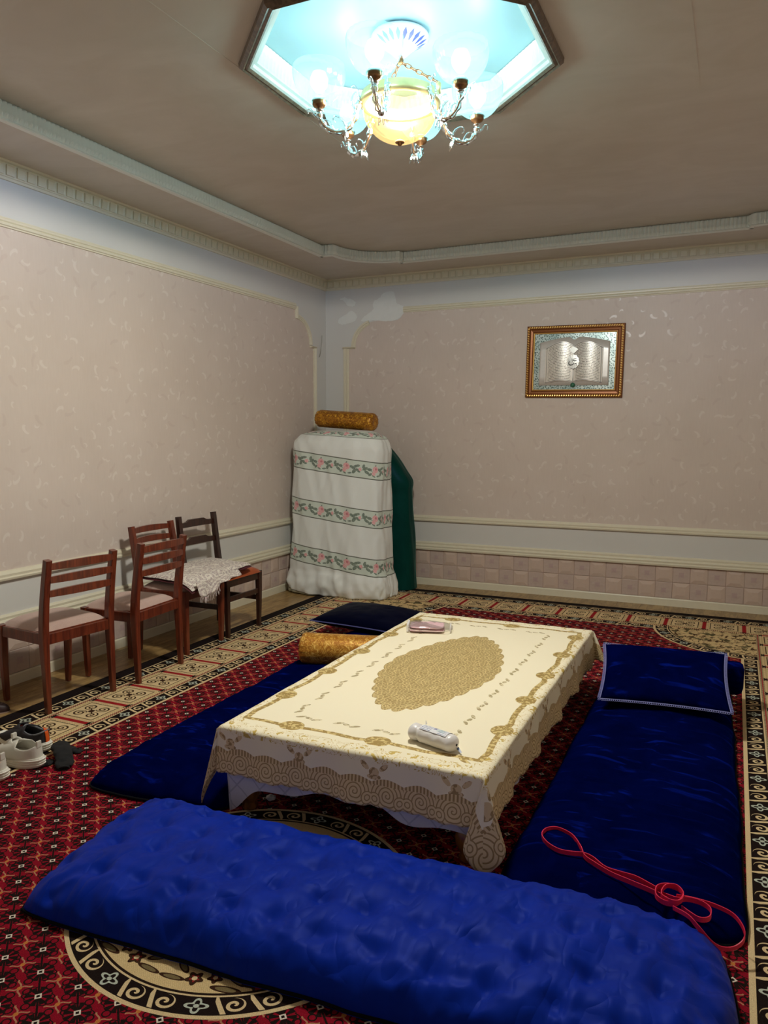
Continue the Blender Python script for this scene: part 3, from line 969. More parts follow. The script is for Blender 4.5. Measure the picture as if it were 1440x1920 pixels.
# rosette under the recess ceiling
ros = lathe('rosette', [(.001, .455), (.12, .452), (.125, .440), (.10, .425), (.07, .405), (.045, .385), (.03, .37), (.001, .365)], CHR, ch, 28)
for i in range(20):
    a = 2*pi*i/20
    o = pymesh('rosette_leaf', [(.06*cos(a), .06*sin(a), .399), (.095*cos(a+.10), .095*sin(a+.10), .420), (.115*cos(a), .115*sin(a), .432), (.095*cos(a-.10), .095*sin(a-.10), .420)], [(0, 1, 2, 3)], CHB, ros)
lathe('ceiling_hook', [(.001, .37), (.012, .365), (.016, .35), (.010, .335), (.001, .33)], BRASS, ch, 14)
# bowl
prof = []
for i in range(15):
    a = (pi/2)*i/14
    prof.append((max(.002, .162*sin(a)), .012+.150*(1-cos(a))))
prof += [(.163, .17)]
bowl = lathe('bowl', prof, BOWLG, ch, 40)
lathe('bowl_rim', [(.150, .166), (.172, .166), (.176, .178), (.170, .190), (.168, .208), (.160, .214), (.150, .212), (.150, .166)], GOLDR, ch, 40)
lathe('finial', [(.001, -.002), (.006, .000), (.012, .008), (.020, .012), (.022, .018), (.012, .022), (.001, .022)], BRASS, bowl, 16)
lathe('bowl_bulb', [(.001, .03), (.06, .042), (.105, .085), (.095, .125), (.001, .143)], BULBW, ch, 16)
ld = bpy.data.lights.new('bowl_light', 'SPOT'); ld.energy = BOWL_W; ld.color = BOWL_RGB
ld.spot_size = radians(180); ld.spot_blend = 0.03; ld.shadow_soft_size = .13    # cone cut to shine down only, sparing the recess; no fitting shields it
bl = bpy.data.objects.new('bowl_light', ld); COL.objects.link(bl); bl.parent = ch; bl.location = (0, 0, .145)
# chains from the ceiling hook to three lugs on the rim
LINK = None
def chain(a):
    p0 = Vector((0, 0, .345)); p1 = Vector((.165*cos(a), .165*sin(a), .255))
    lug = lathe('chain_lug', [(.001, .21), (.011, .212), (.012, .25), (.008, .258), (.001, .26)], GOLDR, ch, 12, (p1.x, p1.y, 0))
    d = p1-p0; L = d.length; n = max(2, int(L/.026))
    for i in range(n):
        c = p0+d*((i+.5)/n)
        t_ = d.normalized(); s_ = t_.cross(Vector((0, 0, 1))).normalized(); u_ = s_.cross(t_)
        if i % 2: s_ = u_
        P = [c+t_*(.017*cos(2*pi*j/14))+s_*(.0085*sin(2*pi*j/14)) for j in range(14)]
        tube('chain_link', P, .0024, BRASS, ch, 6, True, None, t_.cross(s_))
for a in (radians(20), radians(140), radians(260)): chain(a)
# six glass arms with cups and shades
ANG = [radians(a) for a in (-143, -83, -23, 37, 97, 157)]
shade_prof = []
for i in range(13):
    a = (pi*0.5)*i/12
    shade_prof.append((.022+.090*sin(a)**.9, .150+.128*(1-cos(a))**.95))
shade_prof.append((.108, .292))
def flute(a, z):
    return .018*cos(24*a+z*26)*min(1, max(0, (z-.17)/.05))
for ang in ANG:
    c, s_ = cos(ang), sin(ang)
    def R(r, z, t_=0.0): return Vector((r*c-t_*s_, r*s_+t_*c, z))
    path = catmull([R(.170, .185), R(.185, .150), R(.200, .095), R(.235, .050), R(.285, .035), R(.330, .055), R(.350, .095), R(.350, .118)], 6)
    arm = tube('arm', path, .0125, GLASS, ch, 10, False, [1.0+.25*sin(i*1.25) for i in range(len(path))])
    tube('arm_core', path, .0035, BRASS, arm, 6)
    # curled leaves on the arm
    for (P, sc_) in (([R(.235, .052), R(.250, .085), R(.278, .100), R(.292, .086), R(.282, .074)], .005),
                     ([R(.345, .08), R(.372, .095), R(.388, .118), R(.402, .112), R(.398, .098)], .0055),
                     ([R(.285, .04), R(.305, .075), R(.328, .08), R(.324, .066)], .004),
                     ([R(.195, .12), R(.212, .155), R(.206, .190), R(.192, .205)], .0055),
                     ([R(.178, .17), R(.186, .215), R(.204, .232), R(.214, .220)], .0045)):
        pp = catmull(P, 5); tube('glass_curl', pp, sc_, GLASS, arm, 7, False, [1.15-.8*i/(len(pp)-1) for i in range(len(pp))])
    for dt in (-.012, 0, .012):
        pp = [R(.240, .045, dt*.6), R(.236, .025, dt*1.2), R(.232, .002, dt*1.8)]
        tube('glass_drop', pp, .0062, GLASS, arm, 7, False, [1, 1.1, .35])
    cc = (.350*c, .350*s_, 0)
    lathe('cup', [(.001, .112), (.010, .113), (.012, .124), (.024, .130), (.030, .140), (.028, .150), (.032, .156), (.026, .164), (.001, .166)], BRASS, ch, 18, cc)
    V, F = lathe_vf(shade_prof, 72, cc, None)
    V = []
    for (r, z) in shade_prof:
        for j in range(72):
            a = 2*pi*j/72; rr = r*(1+flute(a, z)); V.append((cc[0]+rr*cos(a), cc[1]+rr*sin(a), z))
    sh = pymesh('shade', V, F, SHADE, ch, True)
    lathe('bulb', [(.001, .185), (.018, .19), (.036, .215), (.040, .24), (.028, .268), (.001, .28)], BULB, ch, 16, cc)
    plight('bulb_light', (cc[0], cc[1], .225), BULB_W, BULB_RGB, .03, ch)

# ================================================================ floor mattresses
VEL_F = mat_velvet('royal_blue_velvet', rgb(10, 38, 142), (0.05, 0.2, 1.0, 1), 0.06, 0.3, 0.5, (.1, .2, 1, 1), 0.0, 0.15, 0.009)
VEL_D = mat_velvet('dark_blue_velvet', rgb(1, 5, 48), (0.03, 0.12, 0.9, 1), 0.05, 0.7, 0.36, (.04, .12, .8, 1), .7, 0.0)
VEL_N = mat_velvet('navy_velvet', rgb(4, 6, 26), (0.1, 0.15, 0.5, 1), 0.03, 0.3, spec=0.02)
PIPE = plain('black_piping', rgb(10, 12, 16), 0.9, 200, .3, spec=.1)

def mattress(name, label, quad, H, mat, seed, tuft, wrk, parts=True, nu=190, nv=80, z0=0.007, edgew=.02):
    """quad: near-left, near-right, far-right, far-left (x, y)"""
    q = [Vector((a, b, 0)) for a, b in quad]
    cen = sum(q, Vector())/4
    Lx = (q[1]-q[0]).length; Ly = (q[3]-q[0]).length
    e = empty(name, (cen.x, cen.y, z0), 0, label, 'mattress', 'blue velvet floor mattresses')
    def P(u, v):
        a = u*(1-.022*abs(v)**9); b = v*(1-.05*abs(u)**12)
        s, t_ = (a+1)/2, (b+1)/2
        p = q[0]*(1-s)*(1-t_)+q[1]*s*(1-t_)+q[2]*s*t_+q[3]*(1-s)*t_
        # wavy hem
        k = .012*fbm(p.x*4, p.y*4, seed)
        return p-cen+Vector((k*max(0, abs(u)-.9)*8, k*max(0, abs(v)-.85)*5, 0))
    zm = .10*H
    V = []; UV = []
    us = [-1+2*i/(nu-1) for i in range(nu)]; vsl = [-1+2*j/(nv-1) for j in range(nv)]
    us = [math.copysign(abs(u)**.8, u) for u in us]; vsl = [math.copysign(abs(v)**.75, v) for v in vsl]
    def f(u, v):
        a = max(0, 1-abs(u)**(5 if Lx < Ly else 14)); b = max(0, 1-abs(v)**(14 if Lx < Ly else 5))
        return (a*b)**.5
    for u in us:
        for v in vsl:
            p = P(u, v); ff = f(u, v)
            X, Y = p.x+Lx/2, p.y+Ly/2
            z = zm+(H-zm)*ff
            dp = 0
            if tuft:
                sx, sy, dep = tuft
                r = round(Y/sy); ox = (r % 2)*sx/2
                for rr in (r-1, r, r+1):
                    ox = (rr % 2)*sx/2
                    c = round((X-ox)/sx)
                    dx_ = X-ox-c*sx+.02*noise.noise(Vector((c*3.1, rr*1.7, seed))); dy_ = Y-rr*sy+.02*noise.noise(Vector((c*1.3, rr*2.7, seed+4)))
                    dp += dep*exp(-(dx_*dx_+dy_*dy_)/(.030**2)*.8)+.35*dep*exp(-(dx_*dx_)/(.020**2))*exp(-(dy_*dy_)/(.09**2))
                    dp += .35*dep*exp(-(dy_*dy_)/(.020**2))*exp(-(dx_*dx_)/(.09**2))
            wv = 0
            for (ax, sc1, sc2, amp, lo, hi) in wrk:
                g = 1.0 if lo is None else max(0, min(1, (X/Lx-lo)/.12))*max(0, min(1, (hi-X/Lx)/.12))
                nn = noise.noise(Vector((X*sc1, Y*sc2, seed+ax)))
                wv += amp*g*(1-abs(nn)*3.0 if abs(nn) < .33 else 0)
            ed = 1-ff
            ew = edgew*ed*ff*2.0*abs(noise.noise(Vector((X*16, Y*16, seed+9))))
            z += -dp*ff+wv*ff-ew+.010*ff*fbm(X*4.5, Y*4.5, seed+2)
            V.append((p.x, p.y, max(z, zm)))
    n0 = len(V)
    F = [(i*nv+j, (i+1)*nv+j, (i+1)*nv+j+1, i*nv+j+1) for i in range(nu-1) for j in range(nv-1)]
    # underside, coarse: the rim runs down to the floor
    rim = [i*nv for i in range(nu)]+[(nu-1)*nv+j for j in range(1, nv)]+[i*nv+nv-1 for i in range(nu-2, -1, -1)]+[j for j in range(nv-2, 0, -1)]
    for r_ in rim:
        x_, y_, z_ = V[r_]; V.append((x_*.985, y_*.985, 0.0))
    m = len(rim)
    F += [(rim[i], n0+i, n0+(i+1) % m, rim[(i+1) % m]) for i in range(m)]
    F.append(tuple(n0+i for i in range(m)))
    o = pymesh('cushion', V, F, mat, e, True)
    path = [Vector(V[r_]) for r_ in rim][::3]
    tube('piping', path, .0055, PIPE, e, 6, True)
    return e
mattress('floor_mattress', 'bright royal blue tufted velvet mattress lying across the foreground', [(1.84, -5.315), (3.86, -5.20), (3.80, -4.60), (1.75, -4.635)], .128, VEL_F, 3.0,
         (.155, .135, .017), [(0, 2.2, 7, .006, None, None), (1, 7.0, 2.0, .016, .62, 1.05), (2, 13, 5, .005, .3, 1.05)], edgew=.05)
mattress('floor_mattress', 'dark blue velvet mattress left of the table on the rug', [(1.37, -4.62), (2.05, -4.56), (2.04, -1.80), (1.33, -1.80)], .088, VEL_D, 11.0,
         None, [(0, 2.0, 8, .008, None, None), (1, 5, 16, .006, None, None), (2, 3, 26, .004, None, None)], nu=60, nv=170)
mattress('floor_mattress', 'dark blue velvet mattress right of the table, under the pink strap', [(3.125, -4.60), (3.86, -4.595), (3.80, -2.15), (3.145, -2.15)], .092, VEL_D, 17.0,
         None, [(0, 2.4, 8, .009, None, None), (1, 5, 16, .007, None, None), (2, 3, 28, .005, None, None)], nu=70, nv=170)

# ================================================================ pillows and bolsters
LACE = plain('silver_lilac_lace', rgb(128, 130, 186), 0.5, 300, .5)
LACED = plain('dark_lilac_lace', rgb(70, 72, 130), 0.6, 300, .5)
def pillow(name, label, mtx, wx, wy, h, mat, lace, seed, group):
    e = empty(name, mtx.translation, 0, label, 'pillow', group)
    rot = mtx.to_3x3().to_4x4()
    def prof(u, v): return (max(0, 1-u**2)*max(0, 1-v**2))**.42
    def mk(sgn):
        def fn(a, b):
            u, v = 2*a-1, 2*b-1
            x = u*wx/2*(1-.05*(1-v*v)*abs(u)); y = v*wy/2*(1-.05*(1-u*u)*abs(v))
            z = sgn*h/2*prof(u, v)*(1+.10*fbm(x*7, y*7, seed))
            return rot @ Vector((x, y, z))
        return fn
    V = []; n = 41
    for sg in (1, -1):
        fn = mk(sg)
        for i in range(n):
            for j in range(n): V.append(fn(i/(n-1), j/(n-1)))
    F = []
    for k_ in range(2):
        for i in range(n-1):
            for j in range(n-1):
                a = k_*n*n+i*n+j; f4 = (a, a+n, a+n+1, a+1)
                F.append(f4 if k_ == 0 else f4[::-1])
    o = pymesh('cushion', V, F, mat, e, True)
    bm = bmesh.new(); bm.from_mesh(o.data); bmesh.ops.remove_doubles(bm, verts=bm.verts, dist=1e-5); bm.to_mesh(o.data); bm.free()
    o.data.polygons.foreach_set('use_smooth', [True]*len(o.data.polygons))
    # picot lace round the seam: a cord and small loops standing off it
    fn = mk(1); edge = []
    N = 60
    for i in range(N): edge.append(fn(i/N, 0))
    for i in range(N): edge.append(fn(1, i/N))
    for i in range(N): edge.append(fn(1-i/N, 1))
    for i in range(N): edge.append(fn(0, 1-i/N))
    tr = tube('lace_trim', edge, .0026, lace, e, 5, True)
    bm = bmesh.new(); up_ = (rot @ Vector((0, 0, 1)))
    for i in range(0, len(edge)):
        p = edge[i]; d = Vector((p.x, p.y, p.z)); t_ = (edge[(i+1) % len(edge)]-edge[i-1]).normalized()
        out = t_.cross(up_).normalized()
        if out.dot(d) < 0: out = -out
        c = p+out*.007
        loop = [c+t_*(.0052*cos(2*pi*j/7))+out*(.0062*sin(2*pi*j/7)) for j in range(7)]
        V, F = sweep(loop, circ(.0016, 4), up_, True)
        vv = [bm.verts.new(v) for v in V]
        for f_ in F: bm.faces.new([vv[i_] for i_ in f_])
    bmobj('picot_loops', bm, lace, tr)
    return e
mp = Matrix.Translation((3.485, -2.79, .232)) @ Matrix.Rotation(radians(5.5), 4, 'Z') @ Matrix.Rotation(radians(24), 4, 'X')
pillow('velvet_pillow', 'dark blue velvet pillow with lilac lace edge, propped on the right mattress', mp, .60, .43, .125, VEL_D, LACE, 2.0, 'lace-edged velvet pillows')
mp = Matrix.Translation((1.46, -2.02, .160)) @ Matrix.Rotation(radians(-6), 4, 'Z') @ Matrix.Rotation(radians(3), 4, 'X')
pillow('velvet_pillow', 'nearly black navy velvet pillow lying behind the gold bolster', mp, .68, .50, .135, VEL_N, LACED, 5.0, 'lace-edged velvet pillows')

GOLDB = mat_brocade('gold_brocade', rgb(176, 112, 30), rgb(206, 148, 56), rgb(240, 196, 104))
GOLDB2 = mat_brocade('old_gold_brocade', rgb(140, 84, 14), rgb(184, 122, 26), rgb(226, 176, 60))
def bolster(name, label, p0, p1, r, mat, group, seed, sag=0.0):
    p0, p1 = Vector(p0), Vector(p1); d = p1-p0; L = d.length
    mid = (p0+p1)/2
    e = empty(name, (mid.x, mid.y, mid.z-r), 0, label, 'bolster', group)
    t_ = d.normalized(); s_ = t_.cross(Vector((0, 0, 1))).normalized(); u_ = s_.cross(t_)
    prof = [(0.012, -.5+.012), (.03, -.5+.004), (.055, -.5), (.085, -.5+.012), (.098, -.5+.04), (.1, -.5+.09)]+[(.1, k/10) for k in range(-4, 5)]
    prof += [(a, -b) for a, b in prof[:6][::-1]]
    V = []; n = 56
    for (rr, k) in prof:
        for j in range(n):
            a = 2*pi*j/n; R_ = rr/.1*r
            endw = max(0, (abs(k)-.36)/.14)
            R_ *= 1+.055*endw*sin(a*14+sin(a*3)*1.5)+.02*noise.noise(Vector((k*8, cos(a)*2, sin(a)*2+seed)))
            z = -sag*(1-(2*k)**2)
            q = t_*(k*L)+s_*(R_*cos(a))+u_*(R_*sin(a)*(0.95)) + Vector((0, 0, z+r))
            V.append(q)
    F = ring_faces(len(prof), n)+[tuple(range(n))[::-1], tuple((len(prof)-1)*n+j for j in range(n))]
    o = pymesh('cushion', V, F, mat, e, True)
    for sg in (-1, 1):
        c = t_*(sg*(L/2-.008))+Vector((0, 0, r))
        V2 = []
        for (rr, k) in ((.001, .006), (.008, .005), (.012, 0), (.012, -.006)):
            for j in range(12):
                a = 2*pi*j/12; V2.append(c+t_*(sg*k)+s_*(rr*cos(a))+u_*(rr*sin(a)))
        pymesh('end_button', V2, ring_faces(4, 12), mat, e, True)
    return e
bolster('bolster', 'gold brocade bolster on the left mattress beside the table', (1.455, -2.97, .182), (1.985, -2.83, .182), .097, GOLDB, 'round bolsters', 1)
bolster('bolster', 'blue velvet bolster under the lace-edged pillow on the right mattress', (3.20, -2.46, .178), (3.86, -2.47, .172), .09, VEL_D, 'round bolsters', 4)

# ================================================================ low table, liner, cloth
TW, TLn = .522, 1.022
TX, TY, TZ = 2.55, -3.51, .355
WOODT = mat_wood('table_wood', rgb(104, 62, 24), rgb(146, 92, 40), .3)
tb = empty('low_table', (TX, TY, .007), 0, 'low wooden table with turned legs under the lace cloth', 'table')
box('tabletop', -TW+.012, TW-.012, -TLn+.012, TLn-.012, .318, .340, WOODT, tb, .004)
for (a, b, c, d) in ((-.44, .44, -.955, -.935), (-.44, .44, .935, .955), (-.455, -.435, -.94, .94), (.435, .455, -.94, .94)):
    box('apron', a, b, c, d, .258, .318, WOODT, tb, .003)
legp = [(.001, 0), (.026, 0), (.032, .012), (.026, .026), (.030, .038), (.042, .060), (.046, .085), (.040, .112), (.028, .128), (.034, .136), (.034, .146), (.026, .156), (.036, .175), (.044, .200), (.046, .225), (.046, .317), (.001, .317)]
for sx in (-1, 1):
    for sy in (-1, 1):
        lathe('leg', legp, WOODT, tb, 20, (sx*.445, sy*.945, 0))
# satin liner hanging a little lower than the lace cloth
def mat_liner():
    t = Mat('white_satin_liner')
    u, v, _ = t.sep(t.tc('UV'))
    a = t.frac((u+v)*9.0); b = t.frac((u-v)*9.0)
    ln = (abs(a-0.5) < 0.04) | (abs(b-0.5) < 0.04)
    t.set(color=t.mix(ln*0.5, rgb(214, 212, 222), rgb(150, 150, 168)), rough=.35, spec=.5, sheen=.3)
    t.bump(t.sel(ln, 0.0, 1.0), .5, .002)
    return t.mat
LIN = mat_liner()
per = []
for (ax, ay, bx, by) in ((-1, -1, 1, -1), (1, -1, 1, 1), (1, 1, -1, 1), (-1, 1, -1, -1)):
    n = 90 if ax != bx else 150
    for i in range(n): per.append((ax+(bx-ax)*i/n, ay+(by-ay)*i/n, ax != bx))
V = []; UV = []; K = 12; acc = 0; N = len(per)
for i, (a, b, fr) in enumerate(per):
    x_, y_ = a*(TW-.006), b*(TLn-.006)
    corner_d = min(abs(abs(a)-1)*TW if fr else 9, abs(abs(b)-1)*TLn if not fr else 9)
    nl = exp(-(((a+1)*TW)**2+((b+1)*TLn)**2)/.0080)
    ss = i*.0125
    hang = .225+.012*sin(ss*9)+.010*sin(ss*23+1)+.10*nl
    if b == -1: hang -= .028*max(0, 1-abs(a-.1)/.9)
    for k_ in range(K):
        t_ = k_/(K-1); z = .342-.007-hang*t_
        wob = t_*(.010*sin(ss*31+k_*.2)+.008*sin(ss*17))+t_*.0
        ox = (-1 if a <= -1 else 1 if a >= 1 else 0); oy = (-1 if b <= -1 else 1 if b >= 1 else 0)
        inn = -.012*t_ - .012*t_ + wob*.6
        V.append((x_+ox*inn, y_+oy*inn, z)); UV.append((ss, hang*t_))
F = [(i*K+j, ((i+1) % N)*K+j, ((i+1) % N)*K+j+1, i*K+j+1) for i in range(N) for j in range(K-1)]
n = len(V); V += [(sx*(TW-.004), sy*(TLn-.004), .3425) for sx, sy in ((-1, -1), (1, -1), (1, 1), (-1, 1))]; UV += [(0, 0)]*4
F.append((n, n+1, n+2, n+3))
ln_ = pymesh('table_liner', V, F, LIN, None, True, UV, (TX, TY, .007))
tag(ln_, 'white diamond-quilted satin liner peeping out below the lace tablecloth', 'liner')
DROP = .168
CLOTH = mat_tablecloth(TW, TLn, DROP)
def axis(half, n_in, n_out):
    a = [-(half+DROP)+DROP*i/n_out for i in range(n_out)]
    b = [-half+2*half*i/n_in for i in range(n_in+1)]
    return a+b+[-q for q in a[::-1]]
S = axis(TW, 70, 26); T_ = axis(TLn, 150, 26)
cdir = {(-1, -1): (Vector((-1, -.25, 0)), .22, .36, .16), (1, -1): (Vector((.15, -1, 0)), .10, .36, .34), (1, 1): (Vector((1, .4, 0)), .40, .02, .16), (-1, 1): (Vector((-.6, .6, 0)), .3, .2, -.16)}
ZT = TZ-.007
V = []; UV = []
for s in S:
    for t_ in T_:
        os_, ot = max(0, abs(s)-TW), max(0, abs(t_)-TLn)
        sx = 1 if s > 0 else -1; sy = 1 if t_ > 0 else -1
        if os_ == 0 and ot == 0:
            ed = min(TW-abs(s), TLn-abs(t_))
            z = ZT+.0015*fbm(s*6, t_*6, 3)-.004*exp(-ed/.006)
            p = Vector((s, t_, z))
        elif os_ > 0 and ot > 0:
            rho = hypot(os_, ot); ph = atan2(ot, os_)
            d, am, kx, lat = cdir[(sx, sy)]; d = d.normalized()
            sd = Vector((-d.y, d.x, 0))
            w_ = sin(2*ph)
            rr = rho*(1+kx*w_)
            al = am*w_
            p = Vector((sx*(TW+.004), sy*(TLn+.004), ZT-.004))+d*(rr*sin(al)+.006*w_)-Vector((0, 0, rr*cos(al)))
            p += sd*(lat*rho*sin(4*ph))
            flare = rho/DROP
            p += Vector((sx, 0, 0))*(.014*flare*max(0, cos(2*ph)))+Vector((0, sy, 0))*(.014*flare*max(0, -cos(2*ph)))
        elif os_ > 0:
            k_ = os_/DROP; al = t_
            sc_ = 1+.05*abs(sin(al*pi/.0605))*k_**3
            fold = .010*sin(al*14+1)+.007*sin(al*31)
            p = Vector((sx*(TW+.004+.014*k_+max(-.008, fold*k_)*min(1, (TLn-abs(t_))/.1)), t_, ZT-.004-os_*sc_))
        else:
            k_ = ot/DROP; al = s
            sc_ = 1+.05*abs(sin(al*pi/.0605))*k_**3
            fold = .008*sin(al*17+.5)+.006*sin(al*37)
            p = Vector((s, sy*(TLn+.004+.014*k_+max(-.008, fold*k_)*min(1, (TW-abs(s))/.1)), ZT-.004-ot*sc_))
        V.append(p); UV.append((s, t_))
nt_ = len(T_)
F = [(i*nt_+j, (i+1)*nt_+j, (i+1)*nt_+j+1, i*nt_+j+1) for i in range(len(S)-1) for j in range(nt_-1)]
tc_ = pymesh('tablecloth', V, F, CLOTH, None, True, UV, (TX, TY, .007))
md = tc_.modifiers.new('thickness', 'SOLIDIFY'); md.thickness = .0014; md.offset = 1
tag(tc_, 'cream tablecloth with gold lace oval and hem on low table', 'tablecloth')

# ================================================================ chairs
WR = mat_wood('red_brown_wood', rgb(82, 32, 18), rgb(122, 54, 30), .30)
WD = mat_wood('dark_brown_wood', rgb(38, 20, 15), rgb(62, 32, 24), .32)
def seat_cloth(name, a, b):
    t = Mat(name); n = t.noise(t.tc('Object'), 240, 3); n2 = t.noise(t.tc('Object'), 9, 3)
    t.set(color=t.mix(n*0.5+n2*0.5, a, b), rough=.9, spec=.15, sheen=.3); t.bump(n, .3, .001); return t.mat
SEATP = seat_cloth('dusty_pink_upholstery', rgb(166, 136, 126), rgb(202, 176, 164))
SEATO = seat_cloth('rust_orange_upholstery', rgb(136, 56, 18), rgb(176, 84, 34))
def rect(a, b): return [(-a, -b), (a, -b), (a, b), (-a, b)]
def post(name, pts, sec, mat, e, up=Vector((0, 1, 0))):
    P = catmull(pts, 5); n = len(P)
    V = []; fr = frames(P, up)
    for i, (p, t_, s, u) in enumerate(fr):
        k_ = i/(n-1)
        w_ = sec(k_)
        for (a, b) in ((-1, -.8), (-.8, -1), (.8, -1), (1, -.8), (1, .8), (.8, 1), (-.8, 1), (-1, .8)):
            V.append(p+s*(a*w_[0])+u*(b*w_[1]))
    F = ring_faces(n, 8)+[tuple(range(8))[::-1], tuple((n-1)*8+i for i in range(8))]
    return pymesh(name, V, F, mat, e)
def slat(name, x, zc, h, th, yb, bow, e, mat, notch=False, arch=0.0):
    V = []; n = 15
    for i in range(n):
        u = -1+2*i/(n-1); xx = u*x
        y = yb-bow*(1-u*u)
        hh = h*(.78+.22*(1-u*u)); zz = zc+arch*(1-u*u)
        top = zz+hh/2; bot = zz-hh/2
        if notch:
            top = zc+h*.5-(.018 if abs(u) > .62 else .018*max(0, (abs(u)-.45)/.17))
            bot = zc-h*.5
        V += [(xx, y-th/2, bot), (xx, y+th/2, bot), (xx, y+th/2, top), (xx, y-th/2, top)]
    F = ring_faces(n, 4)+[(3, 2, 1, 0), tuple((n-1)*4+i for i in range(4))]
    return pymesh(name, V, F, mat, e)
def seat_pad(e, mat, w0, w1, d0, d1, z0, h):
    def fn(a, b):
        u, v = 2*a-1, 2*b-1
        y = d0+(d1-d0)*b; w_ = w0+(w1-w0)*b
        k_ = (max(0, 1-abs(u)**5)*max(0, 1-abs(v)**5))**.5
        return Vector((u*w_*(1-.03*v*v), y, z0+h*k_*(.82+.18*(1-u*u))))
    o = surf('seat', fn, 22, 22, mat, e)
    return o
def chair(label, loc, rz, kind, seat, wood, ht=.81, W=.205):
    e = empty('dining_chair', (loc[0], loc[1], .007), rz, label, 'chair', 'wooden chairs along the left wall')
    lean = .055 if kind == 'A' else .045
    for sx in (-1, 1):
        post('back_post', [(sx*W, -.190, 0), (sx*W, -.184, .22), (sx*W, -.180, .42), (sx*W, -.198, .60), (sx*(W-.002), -.18-lean, ht)],
             lambda k_: (.013+.006*min(1, k_*2.2)-.004*max(0, k_-.6), .014+.008*min(1, k_*2.2)-.010*max(0, k_-.6)), wood, e)
        post('leg', [(sx*(W-.012), .186, 0), (sx*(W-.006), .186, .2), (sx*(W-.004), .184, .424)], lambda k_: (.013+.008*k_, .013+.008*k_), wood, e)
        box('side_rail', sx*W-.010, sx*W+.010, -.175, .175, .362, .420, wood, e, .003)
    box('front_rail', -W+.01, W-.01, .176, .196, .362, .420, wood, e, .003)
    box('rear_rail', -W+.01, W-.01, -.195, -.175, .362, .418, wood, e, .003)
    if kind == 'A':
        for z in (ht-.035, ht-.105, ht-.178):
            slat('slat', W-.012, z, .042, .016, -.19-lean*max(0, (z-.45)/(ht-.45)), .018, e, wood, False, .004)
        pad = seat_pad(e, seat, .198, .205, -.176, .200, .416, .052)
    else:
        for z in (ht-.060, ht-.190):
            slat('slat', W-.012, z, .055, .018, -.185-lean*max(0, (z-.45)/(ht-.45)), .006, e, wood, True)
        pad = seat_pad(e, seat, .200, .215, -.176, .212, .416, .055)
        box('stretcher', -W+.01, W-.01, .176, .194, .255, .292, wood, e, .003)
        for sx in (-1, 1):
            box('stretcher', sx*W-.009, sx*W+.009, -.18, .18, .20, .238, wood, e, .003)
    box('seat_base', -W+.012, W-.012, -.176, .180, .404, .424, wood, e)
    return e
chair('red-brown wooden chair with pink seat, nearest the shoes, facing the wall', (.412, -3.829), radians(83.5), 'A', SEATP, WR, .81)
chair('red-brown wooden chair with pink seat facing the wall, in front of another chair', (.459, -3.293), radians(94), 'A', SEATP, WR, .825)
chair('red-brown wooden chair with its back to the wall, half hidden under the shawl', (.352, -2.715), radians(-88), 'A', SEATP, WR, .83)
chair('dark brown chair with two rails and rust orange seat nearest the corner', (.353, -2.250), radians(-90), 'B', SEATO, WD, .85)

# folded shawl across the two seats
SHAWL = mat_shawl()
SHAWLM = plain('maroon_shawl_back', rgb(74, 22, 30), .85, 80, .2)
A_, B_, C_, D_ = Vector((.12, -2.90, .487)), Vector((.15, -2.12, .487)), Vector((.585, -2.20, .487)), Vector((.645, -2.96, .482))
sh_e = empty('folded_shawl', (.37, -2.55, .478), 0, 'folded grey and cream paisley shawl lying across two chair seats', 'shawl')
base_ = Vector((.37, -2.55, .478))
def layer(name, dz, th, mat, shrink=0.0, seed=0):
    nu, nv = 46, 26; V = []; UV = []
    for sg in (1, 0):
        for i in range(nu):
            for j in range(nv):
                a, b = i/(nu-1), j/(nv-1)
                p = (A_*(1-a)+B_*a)*(1-b)+(D_*(1-a)+C_*a)*b
                ctr = (A_+B_+C_+D_)/4
                p = ctr+(p-ctr)*(1-shrink)
                ed = min(a, 1-a, b, 1-b)
                p = p+Vector((.012*fbm(a*4, b*4, seed), .012*fbm(a*4, b*4, seed+7), 0))
                top = dz+th*min(1, (ed/.06))**.5 if ed < .06 else dz+th
                z = (top if sg else dz)+.012*fbm(p.x*9, p.y*9, seed)*min(1, ed*9)+.006*fbm(p.x*4, p.y*4, 3)
                if sg: z += .010*exp(-((a-.55)/.2)**2-((b-.5)/.3)**2)
                drop = 0
                if b > .72 and a < .45: drop = .05*((b-.72)/.28)**2*(1-a/.45)
                V.append(p-base_+Vector((0, 0, z-drop))); UV.append((a*.78, b*.5))
    F = []
    n = nu*nv
    for i in range(nu-1):
        for j in range(nv-1):
            k_ = i*nv+j
            F.append((k_, k_+nv, k_+nv+1, k_+1)); F.append((n+k_, n+k_+1, n+k_+nv+1, n+k_+nv))
    rim = [i*nv for i in range(nu)]+[(nu-1)*nv+j for j in range(1, nv)]+[i*nv+nv-1 for i in range(nu-2, -1, -1)]+[j for j in range(nv-2, 0, -1)]
    m = len(rim); F += [(rim[i], n+rim[i], n+rim[(i+1) % m], rim[(i+1) % m]) for i in range(m)]
    return pymesh(name, V, F, mat, sh_e, True, UV)
layer('lower_fold', .000, .014, SHAWLM, .0, 1)
layer('upper_fold', .016, .022, SHAWL, .015, 2)
